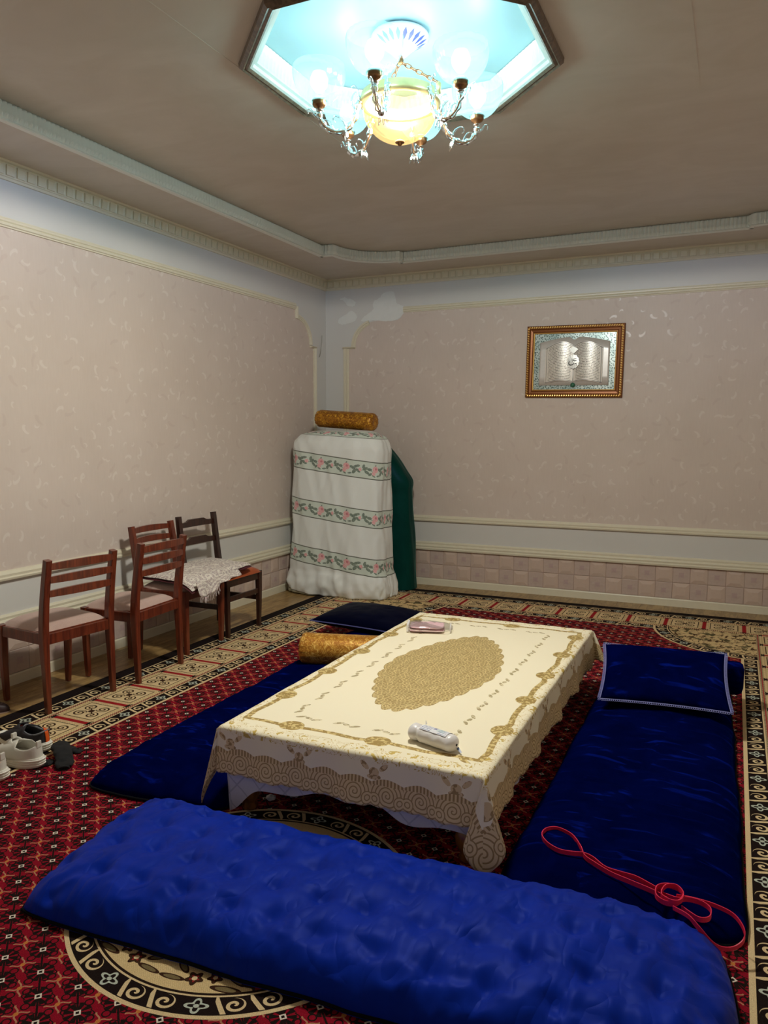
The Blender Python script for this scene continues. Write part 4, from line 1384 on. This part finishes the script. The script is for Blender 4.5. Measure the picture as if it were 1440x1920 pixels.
# a corner with fringe hangs over the front between the seats
H0 = Vector((.640, -2.93, .500)); H1 = Vector((.625, -2.45, .505))
def flap(a, b):
    p = H0*(1-a)+H1*a
    ln = (.060+.055*exp(-((a-.2)/.22)**2))*(1-.5*a)
    out = .012+.03*b+.012*sin(a*22)*b
    return p-base_+Vector((out, 0, .004-ln*b+.004*(1-b)))
surf('hanging_corner', flap, 40, 10, SHAWL, sh_e, True, lambda a, b: (a*.5, b*.12), None, False, .003)
FRG = plain('pale_fringe', rgb(214, 200, 196), .9)
bm = bmesh.new()
for i in range(26):
    a = .02+.5*i/26; p = flap(a, 1.0)
    V, F = sweep([p, p+Vector((.004*random.uniform(-1, 1), .008*random.uniform(-1, 1), -.016)), p+Vector((.006*random.uniform(-1, 1), .012*random.uniform(-1, 1), -.034-.012*random.random()))], circ(.0016, 4), Vector((1, 0, 0)))
    vv = [bm.verts.new(v) for v in V]
    for f_ in F: bm.faces.new([vv[i_] for i_ in f_])
bmobj('fringe', bm, FRG, sh_e)

# ================================================================ bedding pile in the corner
SHEET = mat_floral_sheet()
pl = empty('bedding_pile', (.57, -.70, .007), 0, 'tall stack of folded bedding under a white floral sheet in the corner', 'bedding')
def pile_fn(a, b):
    """a round the stack (0 back-left .. 1 back-right via the front), b up"""
    ang = radians(150)+a*radians(240)            # 150 -> 390 deg, front at 270
    top = 1.475
    z = b*1.18*top
    cx, cy = .545, -.70
    hw = .485-.030*min(1, z/top)-.02*sin(pi*min(1, z/top)); hd = .225-.02*min(1, z/top)
    if z < .22: hw += .02*sin(pi*z/.22); hd += .025*sin(pi*z/.22)
    n_ = 4.2
    over = max(0.0, (z-1.30)/(1.18*top-1.30))
    zz = z
    if z > 1.30:
        th = over*pi/2
        sh = .42*(1-cos(th)) if over < 1 else .42
        zz = 1.30+.175*sin(th)
        hw *= 1-.45*(1-cos(th))**1.5-.12*over; hd *= 1-.75*(1-cos(th))
    c, s = cos(ang), sin(ang)
    r = (abs(c)**n_+abs(s)**n_)**(-1/n_)
    x, y = cx+hw*r*c, cy+hd*r*s
    w_ = noise.noise(Vector((ang*4.0, z*.9, 2)))*.014+.012*(1-2.5*abs(noise.noise(Vector((x*9+z*2.2, y*6, z*1.1+6)))))+.006*noise.noise(Vector((x*20-z*6, y*14, z*4)))
    if z < .36:
        g = 1-z/.36
        w_ += .030*g*noise.noise(Vector((ang*5, z*9, 4)))+.018*g*noise.noise(Vector((ang*11, z*16, 8)))
    x += w_*c; y += w_*s
    x = max(x, .035)
    return Vector((x-.57, y+.70, max(zz, .003)))
surf('sheet', pile_fn, 150, 120, SHEET, pl, True, lambda a, b: (a*2.1, b*1.18*1.475+.125*(pile_fn(a, b).x+.49)), None, False, .003)
INNER = plain('folded_quilt', rgb(196, 196, 188), .9)
def inner_fn(a, b):
    p = pile_fn(a, b); return Vector((p.x*.9, p.y*.9, p.z*.985))
V = []; n = 60
lay = [(.0, .40, .17), (.25, .42, .18), (.6, .42, .18), (1.0, .41, .175), (1.25, .39, .16), (1.38, .32, .10), (1.44, .24, .05)]
for (z, hw, hd) in lay:
    for j in range(n):
        a = 2*pi*j/n; r = (abs(cos(a))**4+abs(sin(a))**4)**-.25
        V.append((-.02+hw*r*cos(a), hd*r*sin(a), z+.004))
pymesh('folded_bedding', V, ring_faces(len(lay), n)+[tuple((len(lay)-1)*n+j for j in range(n))], INNER, pl, True)
# green velvet quilt standing behind it
GRN = mat_velvet('bottle_green_velvet', rgb(8, 54, 46), (0.05, 0.5, 0.4, 1), .35, .4)
gq = empty('green_quilt', (.80, -.28, .007), 0, 'dark green velvet quilt folded upright between the bedding and the wall', 'quilt')
def gq_fn(a, b):
    ang = radians(100)-a*radians(290)
    z = b*1.40
    xr = 1.095-.045*z/.9 if z < .95 else 1.05-.30*((z-.95)/.43)**1.6
    xr += .018*exp(-((z-1.02)/.06)**2)
    hw = max(.03, (xr-.30)/2); cx = .30+hw
    cy, hd = -.285, .165-.03*b
    n_ = 3.0; c, s = cos(ang), sin(ang)
    r = (abs(c)**n_+abs(s)**n_)**(-1/n_)
    w_ = .010*noise.noise(Vector((ang*3, z*3, 1)))
    return Vector((cx+hw*r*c+w_-.80, cy+hd*r*s+w_+.28, max(z, .006)))
surf('folded_quilt', gq_fn, 80, 60, GRN, gq)
bolster('bolster', 'old gold brocade bolster lying on top of the bedding pile', (.245, -.60, 1.597), (.855, -.66, 1.557), .083, GOLDB2, 'round bolsters', 9, .0)

# ================================================================ framed picture
pcx, pcz, pw, ph = 2.459, 2.083, .834, .620
fe = empty('framed_picture', (pcx, -.012, pcz), 0, 'gilt rope-framed picture of an open book on the back wall', 'picture')
fe.rotation_euler = (0, radians(1.0), 0)
GILT = plain('brown_gilt_frame', rgb(122, 68, 18), .35, 50, .2, metal=.4)
GILTL = plain('bright_gilt_rope', rgb(232, 186, 104), .3, 90, .25, metal=.6)
hw, hh = pw/2, ph/2
def frame_side(name, prof, mat, parent):
    V = []
    for (sx, sz) in ((-1, -1), (1, -1), (1, 1), (-1, 1)):
        for (i_, d_) in prof: V.append((sx*(hw-i_), -d_, sz*(hh-i_)))
    return pymesh(name, V, ring_faces(4, len(prof), True, 0, True), mat, parent)
frm = frame_side('frame', [(0, -.012), (0, .014), (.006, .018), (.026, .020), (.034, .012), (.050, .010), (.058, .014), (.064, .014), (.066, .002), (.066, -.012)], GILT, fe)
bm = bmesh.new()
def rope(bm, x0, z0, x1, z1, r, inset):
    L = hypot(x1-x0, z1-z0); n = int(L/.020); d = Vector((x1-x0, 0, z1-z0)).normalized(); p_ = Vector((-d.z, 0, d.x))
    for i in range(n):
        c = Vector((x0, -.022, z0))+d*(L*(i+.5)/n)
        a = (d+p_*1.0).normalized()
        V, F = sweep([c-a*.011, c-a*.006, c, c+a*.006, c+a*.011], circ(r, 6), Vector((0, -1, 0)), False, True, [.35, .85, 1, .85, .35])
        vv = [bm.verts.new(v) for v in V]
        for f_ in F: bm.faces.new([vv[i_] for i_ in f_])
q_ = .015
for (a, b, c, d) in ((-hw+q_, -hh+q_, hw-q_, -hh+q_), (hw-q_, -hh+q_, hw-q_, hh-q_), (hw-q_, hh-q_, -hw+q_, hh-q_), (-hw+q_, hh-q_, -hw+q_, -hh+q_)):
    rope(bm, a, b, c, d, .0072, q_)
bmobj('rope_moulding', bm, GILTL, frm)
frame_side('inner_lip', [(.058, .010), (.062, .016), (.068, .014), (.070, .004)], GILTL, frm)
def mat_speckle():
    t = Mat('silver_green_foil')
    x, y, z = t.sep(t.tc('Object')); v = t.vec(x, z)
    vo = t.voro(v, 62, dims='2D'); d = E(t, vo.outputs['Distance'])
    n = t.noise(v, 6, 3)
    col = t.mix(t.sm(n, .3, .7), rgb(150, 172, 168), rgb(206, 216, 212))
    col = t.mix(d < .30, col, rgb(70, 92, 86))
    t.set(color=col, rough=.3, metal=.25); return t.mat
pb = pymesh('picture_panel', [(-hw+.06, -.002, -hh+.06), (hw-.06, -.002, -hh+.06), (hw-.06, -.002, hh-.06), (-hw+.06, -.002, hh-.06)], [(0, 1, 2, 3)], mat_speckle(), fe)
def mat_page():
    t = Mat('silver_page_print')
    u, v, _ = t.sep(t.tc('UV'))
    row = t.frac(v*24.0); nn = t.noise(t.vec(u*60.0, t.floor(v*24.0)*3.1), 1.6, 2.0)
    txt = (t.between(row, .25, .72)) & (nn > .47) & t.between(u, .10, .93) & t.between(v, .05, .95)
    brd = (abs(u-.05) < .008) | (abs(v-.02) < .008) | (abs(v-.98) < .008)
    col = t.mix(txt, rgb(238, 232, 222), rgb(120, 112, 100))
    col = t.mix(brd, col, rgb(96, 94, 92))
    t.set(color=col, rough=.28, metal=.2); t.bump(txt, .4, .001); return t.mat
PAGE = mat_page(); SILV = plain('silver_book_edge', rgb(220, 216, 210), .3, 60, .1, metal=.15)
bkw, bkh = .262, .345
def cover(a, b):
    u = 2*a-1; x = u*(.300)
    top = .165+.045*cos(u*pi*.5)*(1 if abs(u) > .12 else .9)-.02*exp(-(u/.08)**2)
    bot = -.205
    return Vector((x*(1-.0*b), -.006-.004*(1-abs(u)), bot+(top-bot)*b))
surf('book_cover', cover, 40, 6, SILV, fe, True, None, None, False, .004)
for sg in (-1, 1):
    def page(a, b, sg=sg):
        x = sg*(.004+.242*a)
        wv = .018*sin(a*pi*1.15+.15)
        z0_ = -.180+.9*wv+(.02*(1-a)*0); z1_ = .135+1.9*wv-.012*exp(-a/.05)
        return Vector((x+.0, -.014-.016*sin(a*pi*.9+.2), z0_+(z1_-z0_)*b))
    pg = surf('page', page, 30, 12, PAGE, fe, True, (lambda a, b: (1-a, b)) if sg < 0 else (lambda a, b: (1-a, b)))
INK = plain('dark_relief_script', rgb(60, 58, 54), .4)
MED = plain('silver_medallion', rgb(206, 204, 198), .3, 90, .15, metal=.5)
V = [(0, -.0375, -.005)]; n = 36
for j in range(n):
    a = 2*pi*j/n; r = 1+.06*cos(12*a); V.append((.050*r*cos(a), -.036, -.005+.060*r*sin(a)))
V += [(v[0]*.98, -.026, v[2]) for v in V[1:]]
md_ = pymesh('medallion', V, [(0, 1+j, 1+(j+1) % n) for j in range(n)]+[(1+j, 1+n+j, 1+n+(j+1) % n, 1+(j+1) % n) for j in range(n)], MED, fe)
V = [(0, -.034, .125), (.040, -.034, .100), (0, -.034, .062), (-.040, -.034, .100), (0, -.030, .14)]
pymesh('medallion_top', V, [(0, 1, 2, 3)], MED, fe)
# calligraphy strokes (a bowl-shaped letter with dots and a toothed letter)
for st, r in (([(-.030, .005), (-.038, -.012), (-.030, -.026), (-.012, -.028), (.002, -.020), (.008, -.008)], .0032),
              ([(-.010, .012), (-.002, .004), (.006, .012), (.014, .004), (.022, .012), (.030, .006)], .0030),
              ([(-.016, .024), (.000, .020), (.020, .026), (.030, .022)], .0020), ([(.010, -.020), (.024, -.016), (.034, -.022)], .0026),
              ([(.018, -.030), (.021, -.032)], .003), ([(.028, -.031), (.031, -.033)], .003)):
    P = catmull([Vector((a, -.0385, b-.005)) for a, b in st], 4)
    tube('script_stroke', P, r, INK, md_, 6, False, [.5+.7*sin(pi*(i+.5)/len(P)) for i in range(len(P))], Vector((0, -1, 0)))
GEM = plain('green_emblem', rgb(50, 110, 84), .3)
lathe_v, lathe_f = lathe_vf([(.001, 0), (.018, 0), (.020, .004), (.014, .009), (.001, .011)], 20)
pymesh('emblem', [(v[0], -.012-v[2], -.203+v[1]) for v in lathe_v], lathe_f, GEM, fe, True)

# ================================================================ shoes by the left edge
WHT = plain('white_leather', rgb(214, 210, 198), .45, 60, .04)
SOLEW = plain('white_rubber', rgb(232, 228, 216), .5, 30, .03)
BLK = plain('black_knit', rgb(34, 30, 34), .75, 150, .25)
DKIN = plain('dark_shoe_lining', rgb(54, 48, 42), .9)
ORG = plain('orange_webbing', rgb(226, 92, 20), .6)
GRY = plain('grey_trim', rgb(110, 112, 116), .6)
def sneaker(label, heel, toe_dir, L, upm, sole_m, line_m, extra):
    """local +x runs from heel to toe"""
    rz = atan2(toe_dir[1], toe_dir[0])
    e = empty('sneaker', (heel[0], heel[1], .007), rz, label, 'shoe', 'sneakers on the rug')
    def width(t_):   # half width along the shoe
        return .034+.014*sin(pi*min(1, max(0, t_*1.05)))**.7+.006*exp(-((t_-.72)/.2)**2) if t_ < .9 else (.034+.014*sin(pi*.945)**.7+.006*exp(-((t_-.72)/.2)**2))*max(.05, 1-((t_-.9)/.1)**2)**.5
    def outline(t_, w_): pass
    N = 36
    def loop(scale, dx=0):
        pts = []
        for i in range(N):
            a = 2*pi*i/N
            x = .5-.5*cos(a) if True else 0
            t_ = (1-cos(a))/2
            ww = (.030+.018*sin(pi*t_**.8)+.004) * abs(sin(a))**.55
            pts.append((t_*L, ww*scale*(1 if sin(a) >= 0 else -1)))
        return pts
    # layered sole
    base = loop(1.04)
    V = []; lv = [(0, .96), (.004, 1.0), (.011, 1.03), (.012, .985), (.020, 1.03), (.021, .985), (.030, 1.04), (.031, 1.0), (.036, .98)]
    for (z, k_) in lv:
        for (x, y) in base:
            lift = .012*max(0, (x/L-.72)/.28)**2+.006*max(0, (.15-x/L)/.15)
            V.append((L/2+(x-L/2)*k_-.014*max(0, 1-x/(.25*L)), y*k_*(1+.16*max(0, 1-x/(.4*L))), z*1.15+lift))
    F = ring_faces(len(lv), N)+[tuple(range(N))[::-1], tuple((len(lv)-1)*N+i for i in range(N))]
    pymesh('sole', V, F, sole_m, e, False)
    # upper: rings from the sole to the collar
    def topz(t_):
        if t_ < .06: return .095
        if t_ < .42: return .088-.030*sin(pi*(t_-.06)/.36)
        if t_ < .62: return .062+.034*(1-(t_-.42)/.20)*1.0+.012
        return .106-.05*((t_-.42)/.58)
    V = []; rings = 9
    for r_ in range(rings):
        k_ = r_/(rings-1)
        for (x, y) in loop(1.0):
            t_ = x/L
            ztop = .098-.018*sin(pi*min(1, t_/.40)) if t_ < .40 else .104-.062*((t_-.40)/.60)**1.1
            if t_ > .40: closing = k_
            else: closing = k_*.35
            lift = .012*max(0, (t_-.72)/.28)**2
            z = .034+lift+(ztop-.034-lift)*sin(k_*pi/2)**.9
            yy = y*(1-closing**2.2*.97)
            xx = x
            if t_ < .12: xx = x+.008*k_*(1-t_/.12)
            if t_ > .8: xx = x-.02*k_**2*(t_-.8)/.2
            V.append((xx, yy, z))
    F = ring_faces(rings, N)
    pymesh('upper', V, F, upm, e, True).modifiers.new('thickness', 'SOLIDIFY').thickness = .004
    # insole so the opening looks into a lined shoe
    V = [(x*.94+L*.03, y*.9, .04) for (x, y) in loop(1.0)]
    pymesh('insole', V, [tuple(range(N))], DKIN, e)
    V = [(L*(.43+.10*sin(pi*i/10)), .030*cos(pi*i/10), .092+.022*sin(pi*i/10)) for i in range(11)]
    pymesh('tongue', V+[(v[0]+.05, v[1]*.9, v[2]-.028) for v in V], [(i, i+1, 12+i, 11+i) for i in range(10)], upm, e, True).modifiers.new('thickness', 'SOLIDIFY').thickness = .005
    if extra == 'white':
        box('heel_tab', .000, .010, -.012, .012, .088, .118, upm, e, .003)
        box('tongue_tab', L*.50, L*.50+.012, -.012, .012, .108, .132, upm, e, .003)
        for i in range(2):
            box('print_line', L*.10, L*.26, -.0465+.0, -.0455, .062-.008*i, .064-.008*i, GRY, e, 0, Matrix.Rotation(radians(0), 4, 'Z'))
    else:
        V, F = sweep([(-.004, 0, .036), (-.005, 0, .06), (-.001, 0, .088), (.006, 0, .104), (.016, 0, .104)], rect(.009, .002), Vector((1, 0, 0)))
        pymesh('heel_stripe', V, F, ORG, e)
        box('logo_patch', L*.55, L*.62, -.012, .004, .094, .098, plain('red_patch', rgb(190, 60, 44), .5), e, 0)
        tube('collar_edge', catmull([(.012, .026, .092), (L*.2, .036, .080), (L*.38, .030, .092), (L*.44, 0, .106), (L*.38, -.030, .092), (L*.2, -.036, .080), (.012, -.026, .092), (.004, 0, .098)], 5, True), .004, GRY, e, 6, True)
    return e
td = (-.995, -.04)
sneaker('black sneaker with orange heel stripe and white sole, behind the white ones', (.955, -4.400), td, .285, BLK, SOLEW, GRY, 'black')
sneaker('white leather sneaker beside the black socks', (1.065, -4.535), td, .285, WHT, SOLEW, GRY, 'white')
sneaker('white leather sneaker cut off by the left picture edge, nearest the viewer', (1.03, -4.690), (-.99, -.1), .285, WHT, SOLEW, GRY, 'white')
BRN = plain('dark_brown_leather', rgb(52, 30, 30), .5, 90, .2)
bs = empty('brown_shoe', (.30, -4.135, 0), radians(35), 'dark brown slipper at the left edge under the nearest chair', 'shoe')
V = []; N = 24; rings = [(0, 1.0, 1), (.012, 1.05, 1), (.03, .98, 1), (.05, .8, .93), (.064, .5, .8), (.068, .05, .5)]
for (z, k_, kx) in rings:
    for i in range(N):
        a = 2*pi*i/N; V.append((-.05+.11*kx*cos(a), .042*k_*sin(a), z*(1-.35*max(0, cos(a)))))
pymesh('upper', V, ring_faces(len(rings), N)+[tuple(range(N))[::-1]], BRN, bs, True)
box('bow', .005, .030, -.014, .014, .036, .046, BRN, bs, .004)
V = [(-.05+.113*cos(2*pi*i/N), .045*sin(2*pi*i/N), z) for z in (0, .006) for i in range(N)]
pymesh('sole', V, ring_faces(2, N)+[tuple(range(N))[::-1]], plain('pale_sole', rgb(176, 150, 140), .7), bs)

# ---- black socks, crumpled
SOCK = plain('black_cotton_knit', rgb(22, 22, 24), .95, 400, .4)
def sock(label, P, wds, ht, seed, hang=None):
    pts = catmull([Vector(p) for p in P], 6); n = len(pts)
    c = pts[0]
    e = empty('sock', (c.x, c.y, .011), 0, label, 'sock', 'black socks beside the shoes')
    V = []; m = 14; fr = frames(pts)
    for i, (p, t_, s, u) in enumerate(fr):
        k_ = i/(n-1); w_ = wds[0]*(1-k_)+wds[1]*k_; w_ *= (.5+.5*min(1, k_*6))*(.6+.4*min(1, (1-k_)*6))
        for j in range(m):
            a = 2*pi*j/m
            q = p-c+s*(w_*cos(a))+u*(ht*sin(a)*(1+.25*noise.noise(Vector((k_*7, a, seed)))))
            q += Vector((.010*noise.noise(Vector((k_*9, a*2, seed+6))), .010*noise.noise(Vector((k_*9, a*2, seed+16))), .010*noise.noise(Vector((k_*12, a*2, seed+3)))))
            q.z = max(q.z, .001)
            V.append(q)
    F = ring_faces(n, m)+[tuple(range(m))[::-1], tuple((n-1)*m+j for j in range(m))]
    o = pymesh('knit_body', V, F, SOCK, e, True)
    p, t_, s, u = fr[0]; w_ = wds[0]*.55
    tube('cuff', [p-c+s*(w_*cos(2*pi*j/14))+u*(ht*.8*sin(2*pi*j/14))+Vector((0, 0, .004)) for j in range(14)], .004, SOCK, e, 6, True, None, t_)
    return e
def W3(u, v, z): 
    p = px(u, v, z); return (p.x, p.y, z)
sock('crumpled black sock standing upright on the rug', [W3(120, 1440, .016), W3(121, 1425, .03), W3(117, 1405, .05), W3(112, 1392, .045)], (.036, .040), .012, 1)
sock('flat black sock lying between white sneaker and upright sock', [W3(70, 1436, .012), W3(80, 1432, .014), W3(90, 1430, .014), W3(99, 1431, .012)], (.026, .030), .008, 5)
sock('black sock with its toe pointing right towards the mattress', [W3(122, 1404, .020), W3(134, 1402, .022), W3(144, 1406, .020), W3(150, 1404, .016)], (.028, .020), .009, 8)

# ================================================================ pink strap on the right mattress
PNK = plain('crimson_pink_webbing', rgb(214, 24, 70), .5, 200, .1)
def L3(pts): 
    out = []
    for (u, v, z) in pts:
        p = px(u, v, z); out.append(Vector((p.x, p.y, z)))
    return out
sp = empty('webbing_strap', (3.60, -4.50, .10), 0, 'crimson pink webbing strap with loops lying on the right blue mattress', 'strap')
b0 = Vector((3.60, -4.50, .10))
def ribbon(name, pts, hw_, th, closed=False):
    P = [p-b0 for p in catmull(L3(pts), 9, closed)]
    V, F = sweep(P, rect(th, hw_), Vector((0, 0, 1)), closed)
    return pymesh(name, V, F, PNK, sp)
zt = .108
ribbon('strap_run', [(1250, 1686, zt), (1225, 1672, zt), (1185, 1655, zt), (1145, 1638, zt), (1112, 1618, zt), (1096, 1606, zt), (1088, 1588, zt), (1072, 1567, zt), (1045, 1554, zt), (1024, 1556, zt), (1016, 1567, zt),
                     (1026, 1582, zt), (1048, 1595, zt), (1074, 1600, zt), (1094, 1602, zt), (1112, 1610, zt), (1135, 1628, zt), (1165, 1638, zt), (1192, 1646, zt), (1222, 1662, zt), (1240, 1672, zt)], .0075, .0014)
ribbon('coil', [(1232, 1664, zt+.012), (1252, 1660, zt+.012), (1274, 1668, zt+.012), (1280, 1682, zt+.012), (1268, 1694, zt+.012), (1246, 1692, zt+.012), (1230, 1680, zt+.012)], .0075, .0014, True)
ribbon('coil', [(1248, 1662, zt+.020), (1268, 1662, zt+.020), (1281, 1676, zt+.020), (1276, 1690, zt+.020), (1258, 1690, zt+.020), (1240, 1678, zt+.020)], .0065, .0014, True)
ribbon('small_loop', [(1240, 1676, zt+.004), (1268, 1686, zt+.004), (1290, 1686, zt+.002), (1315, 1693, zt), (1332, 1706, zt), (1330, 1722, zt), (1312, 1724, zt), (1294, 1714, zt), (1278, 1702, zt)], .0075, .0014)
ribbon('end_loop', [(1268, 1680, zt+.006), (1300, 1686, zt), (1340, 1698, zt-.002), (1375, 1716, zt-.004), (1394, 1742, .09), (1394, 1764, .070), (1376, 1778, .055), (1352, 1778, .055), (1332, 1766, .075), (1308, 1738, .112), (1290, 1718, .128), (1262, 1702, .118)], .006, .0014)

# ================================================================ things on the table
PLASW = plain('white_plastic_film', rgb(236, 232, 230), .3, 30, .03)
def mat_label():
    t = Mat('printed_label')
    u, v, _ = t.sep(t.tc('UV'))
    rows = t.frac(v*7.0); nn = t.noise(t.vec(u*40.0, t.floor(v*7.0)*2.7), 1.5, 2.0)
    txt = t.between(rows, .3, .66) & (nn > .46) & (t.between(u, .04, .40) | t.between(u, .66, .95))
    big = t.between(u, .44, .56) & t.between(v, .30, .95) & (t.noise(t.vec(u*30.0, v*30.0), 1.6, 1.0) > .46)
    grn = t.between(u, .58, .84) & t.between(v, .2, .8)
    col = t.mix(grn*.6, rgb(236, 236, 240), rgb(190, 214, 210))
    col = t.mix(txt, col, rgb(120, 134, 170)); col = t.mix(big, col, rgb(52, 66, 140))
    t.set(color=col, rough=.35); return t.mat
pk = empty('wrapped_packet', (2.835, -4.375, TZ+.003), 0, 'white plastic-wrapped roll with printed label on the near table end', 'packet')
pk.rotation_euler = (0, 0, radians(-17))
def pk_rad(a):
    return .031*min(1, (a/.10))**.45 if a < .10 else (.031-.006*exp(-((a-.24)/.035)**2) if a < .88 else .031*max(.02, 1-((a-.88)/.12)**2)**.5)
def pk_fn(a, b):
    x = -.108+.210*a; r = pk_rad(a)
    ang = 2*pi*b
    rr = r*(1+.06*noise.noise(Vector((a*9, cos(ang)*1.5, sin(ang)*1.5))))
    return Vector((x, rr*cos(ang)*1.12, max(.0, .028+rr*sin(ang)*.95)))
surf('wrapper', pk_fn, 50, 37, PLASW, pk)
def lb_fn(a, b):
    x = -.050+.118*a; ang = radians(55+95*b) ; r = .0325
    return Vector((x, -r*cos(ang)*1.12, .0285+r*sin(ang)*.97))
surf('printed_label', lb_fn, 12, 12, mat_label(), pk)
pymesh('torn_tab', [(.098, .016, .016), (.122, .004, .006), (.120, -.002, .004), (.098, .004, .012)], [(0, 1, 2, 3)], plain('grey_blue_print', rgb(90, 104, 140), .4), pk)
pymesh('film_corner', [(-.052, .020, .055), (-.060, .032, .068), (-.042, .018, .060)], [(0, 1, 2)], PLASW, pk)

tw = empty('packed_towel', (2.235, -2.90, TZ+.003), radians(18), 'folded pink towel in a clear plastic bag on the far table end', 'towel')
TOWEL = seat_cloth('pink_terry', rgb(214, 168, 176), rgb(236, 202, 206))
for i, (z0_, z1_, s_) in enumerate(((.002, .020, 1.0), (.018, .040, .97))):
    def tf(a, b, z0_=z0_, z1_=z1_, s_=s_, i=i):
        ang = 2*pi*b
        c, s2 = cos(ang), sin(ang)
        r = (abs(c)**6+abs(s2)**6)**(-1/6)
        k_ = sin(pi*a)**.35 if a < .5 else sin(pi*a)**.35
        return Vector((.098*s_*r*c*k_+.004*fbm(c*2, s2*2, i), .070*s_*r*s2*k_, z0_+(z1_-z0_)*a+.004*fbm(c*3*k_, s2*3*k_, i+4)*(a > .5)))
    surf('towel_fold', tf, 14, 49, TOWEL, tw)
FILM = mat_clear('clear_film', (.98, .98, .985, 1), .985, .12, .55)
def bag(a, b):
    ang = 2*pi*b; c, s2 = cos(ang), sin(ang)
    r = (abs(c)**5+abs(s2)**5)**(-1/5); k_ = max(.02, sin(pi*a))**.3
    ex = 1.0+(.30 if c > 0 else 0)*abs(c)
    return Vector((.112*ex*r*c*k_+.006*fbm(c*4, s2*4, a), .082*r*s2*k_+.005*fbm(c*4, s2*4, 7), .001+.050*a*(1-.35*max(0, c))+.005*fbm(c*5, s2*5, 3)*a))
surf('plastic_bag', bag, 14, 61, FILM, tw)
box('bag_label', -.112, -.100, -.062, .050, .004, .045, PLASW, tw, .002)
box('bag_seal', .128, .134, -.05, .05, .004, .034, PLASW, tw, .001)

# ---- cotton tufts under the table
COT = plain('white_cotton', rgb(226, 224, 220), .95, 60, .05)
for i, (u, v, lb) in enumerate(((508, 1494, 'white cotton tuft on the rug under the table, nearest its front leg'), (524, 1482, 'white cotton tuft lying behind the nearest tuft under the table'), (551, 1488, 'white cotton tuft farthest right under the table hem'))):
    p = px(u, v, .02)
    V = []; 
    for a in range(9):
        for b in range(14):
            th, ph_ = pi*a/8, 2*pi*b/14
            d = Vector((sin(th)*cos(ph_), sin(th)*sin(ph_), cos(th)))
            r = .016*(1+.45*noise.noise(d*2.2+Vector((i*3, 0, 0))))
            V.append(Vector((d.x*r*1.3, d.y*r, max(-.010, d.z*r*.7)+.010)))
    o = pymesh('cotton_tuft', V, ring_faces(9, 14), COT, None, True, None, (p.x, p.y, .007)); tag(o, lb, 'cotton', 'cotton tufts under the table')
